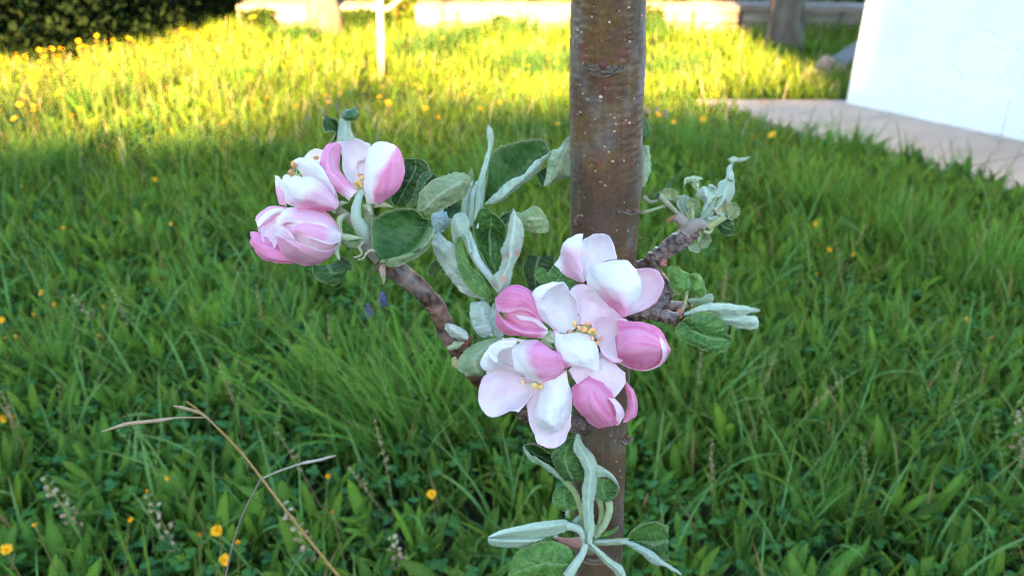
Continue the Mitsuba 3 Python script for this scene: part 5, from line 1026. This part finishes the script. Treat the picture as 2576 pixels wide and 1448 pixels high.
# ------------------------------------------------------------------ flowers of the meadow
def head_mesh(seed, orange=False, closed=0.0, r=0.0085, simple=False):
    """composite flower head round the origin, facing +z: rays (yellow) and involucre (green)"""
    q = np.random.default_rng(seed); rays, cup = MB(), MB()
    for ring, (n, rad, up) in enumerate(((13, 1.0, 0.25), (10, 0.75, 0.55), (8, 0.45, 0.9)) if not simple else ((9, 1.0, 0.3), (6, 0.6, 0.7))):
        for k in range(n):
            a = k / n * 6.283 + ring * 0.3 + q.normal() * 0.06; L = r * rad * q.uniform(0.85, 1.1)
            el = np.clip(up + closed * 1.0, 0, 1.45)
            d = np.array([math.cos(a) * math.cos(el), math.sin(a) * math.cos(el), math.sin(el)]); s = np.array([-math.sin(a), math.cos(a), 0])
            w = r * 0.17
            p0 = d * r * 0.1 * (1 - closed); m = p0 + d * L * 0.6 + [0, 0, L * 0.05]; e = p0 + d * L + [0, 0, -L * 0.04 * (1 - closed)]
            V = [p0 - s * w * 0.5, p0 + s * w * 0.5, m + s * w, m - s * w, e + s * w * 0.8, e - s * w * 0.8]
            c = np.array([0.80, 0.40, 0.010]) if not orange else np.array([0.75, 0.26, 0.02])
            rays.add(V, [[0, 1, 2], [0, 2, 3], [3, 2, 4], [3, 4, 5]], c * q.uniform(0.88, 1.1))
    P = np.array([[0, 0, -r * 1.0], [0, 0, -r * 0.85], [0, 0, -r * 0.45], [0, 0, 0], [0, 0, r * 0.18]])
    v, f = tube_mesh(P, np.array([0.12, 0.30, 0.36, 0.34, 0.30]) * r * (1 - 0.3 * closed), 8 if not simple else 6)
    cup.add(v, f, (0.10, 0.17, 0.05))
    return rays, cup
HEADS = {}
def shared(kind):
    if kind not in HEADS:
        k = dict(open=(1, False, 0.3), half=(2, False, 0.7), closed=(3, True, 1.0), far=(4, False, 0.1))[kind]
        a, b = head_mesh(*k, simple=kind == 'far')
        HEADS[kind] = (ply(a.mesh(), 'flower_mat', smooth=False, color=a.col()), ply(b.mesh(), 'matte_mat', smooth=True, color=b.col()))
    return HEADS[kind]

def yellow_flower(px, py, kind, label, group, h=None, tilt=None, scale=1.0, far=False, seed=0):
    q = np.random.default_rng(seed * 7 + 5)
    h = h or q.uniform(0.16, 0.22)
    p = on_ground(px, py, h)
    key = thing('yellow_flower', label, 'flower', group)
    tx, ty = (q.normal() * 22, q.normal() * 22) if tilt is None else tilt
    M = T().translate(p.tolist()).rotate([1, 0, 0], float(tx)).rotate([0, 1, 0], float(ty)).rotate([0, 0, 1], float(q.uniform(0, 360))).scale(float(scale))
    a, b = shared(kind)
    scene[key + '__flower_head'] = {**a, 'to_world': M}
    if not far: scene[key + '__bracts'] = {**b, 'to_world': M}
    R = np.array(M.matrix)[:3, 2]; top = p - unit(R) * 0.007 * scale
    base = np.array([p[0] + q.normal() * 0.03, p[1] + q.normal() * 0.03, 0]); base[2] = gz(base[0], base[1])
    Pm = cr([base, base * 0.45 + top * 0.55 - unit(R) * 0.015, top], 5 if far else 9)
    v, f = tube_mesh(Pm, 0.0011 if not far else 0.0014, 4 if far else 6, cap=False)
    c = np.array([0.10, 0.15, 0.04]) * (1 - 0.0) + np.array([0.06, -0.02, 0.0]) * np.linspace(0, 1, len(v))[:, None]
    scene[key + '__stem'] = ply((v, f), 'matte_mat', smooth=True, color=np.clip(c, 0, 1))
    return key

near = [  # px, py, kind, label, scale
 (107, 738, 'open', 'highest open yellow flower of the group at the left edge', 1.25), (140, 766, 'half', 'narrow half closed yellow flower just right of the highest open one at left', 1.0), (88, 790, 'open', 'small yellow flower lower left of the highest open one', 1.0),
 (7, 806, 'open', 'yellow flower at the left edge, upper of the two edge blooms', 1.25), (44, 846, 'half', 'small yellow flower between left edge and the seed head stems', 0.95), (10, 850, 'closed', 'orange closed flower below the upper bloom at the left edge', 1.0), (262, 776, 'closed', 'orange closed flower in the shade right of the left edge group', 1.0),
 (253, 843, 'half', 'pale yellow bud above the dry straw at left', 0.8), (12, 1050, 'open', 'large yellow flower at the left edge above the dry brown straw', 1.3), (32, 1052, 'closed', 'orange withered flower beside the large bloom at the left edge', 1.0),
 (157, 575, 'half', 'single yellow flower left in the shaded grass, level with the lowest pink blossom', 1.1), (432, 563, 'open', 'single yellow flower in the shaded grass left of the pink blossoms', 0.9), (390, 450, 'open', 'round yellow flower below the shade line at left', 1.2),
 (825, 1196, 'half', 'yellow flower right of the grey branching straw', 0.9), (838, 1293, 'closed', 'orange half closed flower below another right of the brown straw', 0.9), (427, 1201, 'half', 'yellow flower between the two strands of dry straw', 1.0), (370, 1241, 'closed', 'orange yellow flower on top of a pink seed stalk', 1.0),
 (326, 1306, 'half', 'small orange yellow flower between two pink seed stalks', 0.9), (547, 1333, 'open', 'large yellow flower left of the grey straw near the lower edge', 1.4), (506, 1342, 'closed', 'orange closed flower beside the large yellow one near the lower edge', 1.1), (562, 1409, 'open', 'yellow flower at the lower edge touching the grey straw', 1.35),
 (598, 1366, 'half', 'small yellow flower just right of the grey straw at the lower edge', 0.8), (90, 1326, 'half', 'yellow flower beside the tallest pink seed stalk at lower left', 1.0), (16, 1383, 'open', 'yellow flower in the lower left corner behind a blade', 1.3), (1087, 1243, 'open', 'bright yellow flower alone left of the trunk near the bottom', 1.25),
 (2052, 564, 'open', 'yellow flower at right, highest of the scattered four', 1.05), (2088, 627, 'open', 'yellow flower at right, second from top of the scattered four', 1.1), (2142, 643, 'half', 'yellow flower rightmost of the scattered four', 1.0), (2055, 692, 'half', 'small yellow flower lowest of the scattered four', 0.8),
 (2427, 803, 'open', 'yellow flower alone near the right edge', 1.3), (2493, 850, 'closed', 'orange closed flower near the right edge below the yellow one', 0.9), (52, 470, 'half', 'small yellow flower at far left under the shade line', 0.8), (265, 368, 'closed', 'orange flower in the shaded grass at left below the sunlit strip', 0.9)]
q = np.random.default_rng(70)
for i, (px, py, kind, lab, sc) in enumerate(near):
    yellow_flower(px, py, kind, lab, None, scale=sc * .78, seed=i, tilt=(float(q.normal() * 35 + 25), float(q.normal() * 30)))
q = np.random.default_rng(77)
FARL = 'small yellow meadow flower on a thin stalk in the sunlit grass'
k = 0
while k < 230:
    if k < 120:
        px = q.uniform(0, 640); py = 142 - px * 0.155 + abs(q.normal()) * 24 * (1 + (k % 4) * 1.1)
    else:
        px = q.uniform(0, 2000); py = q.uniform(75, 330) - (0 if px < 1400 else -60) - px * 0.02
    p = on_ground(px, py, 0.2)
    if py > 20 and p[1] < YW - 0.4 and off_pavement(p[0], p[1]) and not (1700 < px and py < 150):
        w = ('left of the white sapling', 'yellow flowers of the left meadow') if px < 900 else (('between the white sapling and the apple trunk', 'yellow flowers of the middle meadow') if px < 1440 else ('right of the apple trunk', 'yellow flowers of the right meadow'))
        yellow_flower(px, py, 'far', 'small yellow flower in the sunlit grass ' + w[0], w[1], h=q.uniform(0.22, 0.38), scale=q.uniform(1.15, 1.85), far=True, seed=200 + k); k += 1

# pink podded seed stalks
def pod_stalk(px, py, h, n, label, seed):
    q = np.random.default_rng(seed); tip = on_ground(px, py, h)
    key = thing('seed_stalk', label, 'plant'); 
    base = tip + [q.normal() * 0.02 + 0.03, q.normal() * 0.02, -h]; base[2] = gz(base[0], base[1])
    P = cr([base, base * 0.4 + tip * 0.6 + [0.004, 0, 0], tip], 24)
    v, f = tube_mesh(P, np.linspace(0.0012, 0.0005, 24), 6); mb = MB(); mb.add(v, f, (0.26, 0.27, 0.06)); mb.put(key + '__stem', 'matte_mat')
    for i in range(n):
        u = 1 - i / n * 0.62; s = P[int(u * 23)]; a = i * 2.4 + q.normal() * 0.3
        L = 0.005 + 0.006 * (1 - u) * 1.6
        d = np.array([math.cos(a), math.sin(a), 0.45 + 0.5 * (u > .9)]); e = s + unit(d) * L
        mb = MB(); mb.add(*tube_mesh(np.array([s, (s + e) / 2 - [0, 0, .0006], e]), 0.0003, 4, cap=False), (0.25, 0.24, 0.08))
        nrm = unit(np.array([-math.sin(a) * .4, math.cos(a) * .4, 0.9]) + q.normal(size=3) * .5)
        sm = SPH2.vertices * (0.0034, 0.0034, 0.0034); t = unit(d)
        sm = sm - nrm * ((sm @ nrm)[:, None] * 0.72); sm = sm + t * ((sm @ t)[:, None] * .2)
        c = np.array([0.36, 0.215, 0.15]) * (1 - u**6) + np.array([0.30, 0.30, 0.16]) * u**6
        rim = np.linalg.norm(sm, axis=1, keepdims=True) / 0.004
        mb.add(sm + e + t * 0.003, SPH2.faces, c * q.uniform(0.8, 1.15) * (0.85 + 0.25 * rim)); mb.put(key + '__pod', 'matte_mat')
pod_stalk(108, 1205, 0.20, 26, 'tall stalk of pinkish round seed pods at the lower left', 1)
pod_stalk(372, 1250, 0.17, 16, 'stalk of pinkish seed pods under an orange flower', 2)
pod_stalk(712, 1270, 0.17, 24, 'stalk of pinkish seed pods crossed by the brown straw', 3)
pod_stalk(985, 1358, 0.12, 16, 'stalk of pinkish seed pods at the bottom edge left of the trunk', 4)
pod_stalk(2572, 1010, 0.18, 20, 'stalk of pinkish seed pods at the right edge', 5)
pod_stalk(185, 745, 0.17, 18, 'pale seed stalk in the shaded grass beyond the left group of flowers', 6)
pod_stalk(285, 730, 0.18, 18, 'pale seed stalk right of another far off in the shaded grass', 7)

# grape hyacinths
def hyacinth(px, py, h, label, seed, group=None, n=34):
    q = np.random.default_rng(seed); tip = on_ground(px, py, h)
    key = thing('grape_hyacinth', label, 'flower', group)
    base = tip + [q.normal() * 0.01, q.normal() * 0.01, -h]; base[2] = gz(base[0], base[1])
    P = cr([base, base * .5 + tip * .5 + [.004, 0, 0], tip], 10)
    mb = MB(); mb.add(*tube_mesh(P, 0.0018, 6), (0.08, 0.14, 0.05)); mb.put(key + '__stem', 'matte_mat')
    mb = MB()
    for i in range(n):
        u = i / n; r = 0.0085 * (1 - u * 0.75); a = i * 2.4; c = tip + [r * math.cos(a), r * math.sin(a), -0.035 * (1 - u)]
        mb.add(*blob(c, 0.0036 * (1 - 0.4 * u)), np.array([0.12, 0.09, 0.28]) * (0.7 + 0.6 * q.uniform()))
    mb.put(key + '__bells', 'flower_mat')
hyacinth(962, 735, 0.15, 'blue violet grape hyacinth in the shaded grass below the left twig, taller of two', 1)
hyacinth(925, 765, 0.14, 'blue violet grape hyacinth left of the taller one below the left twig', 2)
for i, (px, py) in enumerate(((826, 240), (815, 270), (806, 276), (846, 256), (772, 288), (1652, 268), (1675, 275), (1630, 268))):
    hyacinth(px, py, 0.16, 'far blue violet grape hyacinth at the edge of the shade' + (' above the left blossoms' if i < 5 else ' right of the trunk'), 10 + i, 'blue flowers above the left blossoms' if i < 5 else 'blue flowers right of the trunk', 18)

# dry straws close to the camera
def straw():
    k = thing('brown_straw', 'dry brown straw with bent seed heads leaning through the lower left', 'straw')
    z = [(470, 1010, .60), (520, 1050, .62), (600, 1130, .64), (660, 1205, .65), (740, 1310, .66), (860, 1460, .69), (960, 1590, .72)]
    mb = MB(); P = cr([at(*p) for p in z], 60); mb.add(*tube_mesh(P, np.linspace(.0007, .0014, 60), 8, rough=.1, freq=200), (0.33, 0.20, 0.08)); mb.put(k + '__stem', 'matte_mat')
    for pts in ([(520, 1050, .62), (450, 1050, .60), (390, 1058, .60), (320, 1066, .59), (255, 1085, .59)], [(535, 1062, .62), (505, 1040, .61), (470, 1028, .60), (435, 1020, .59)]):
        P = cr([at(*p) for p in pts], 40); n = 40
        R = np.interp(np.linspace(0, 1, n), [0, .35, .45, .8, 1], [.0005, .0006, .0013, .0013, .0003])
        mb = MB(); v, f = tube_mesh(P, R, 8, rough=.25, freq=300); mb.add(v, f, np.array([0.36, 0.25, 0.16]) * (0.8 + .5 * meshkit.fbm(v * 400, 2, 1)[:, None])); mb.put(k + '__seed_head', 'matte_mat')
    k = thing('grey_straw', 'thin grey branching straw crossing behind the brown one near the lower edge', 'straw')
    mb = MB(); P = cr([at(*p) for p in [(565, 1460, .74), (585, 1370, .73), (612, 1290, .725), (655, 1205, .72)]], 40); mb.add(*tube_mesh(P, .0007, 7), (0.22, 0.17, 0.125)); mb.put(k + '__stem', 'matte_mat')
    P = cr([at(*p) for p in [(655, 1205, .72), (700, 1185, .71), (760, 1165, .70), (800, 1157, .70), (845, 1145, .69)]], 40)
    R = np.interp(np.linspace(0, 1, 40), [0, .55, .65, .9, 1], [.0006, .0006, .0012, .0010, .0003])
    mb = MB(); mb.add(*tube_mesh(P, R, 8, rough=.3, freq=300), (0.42, 0.34, 0.28)); mb.put(k + '__seed_head', 'matte_mat')
straw()
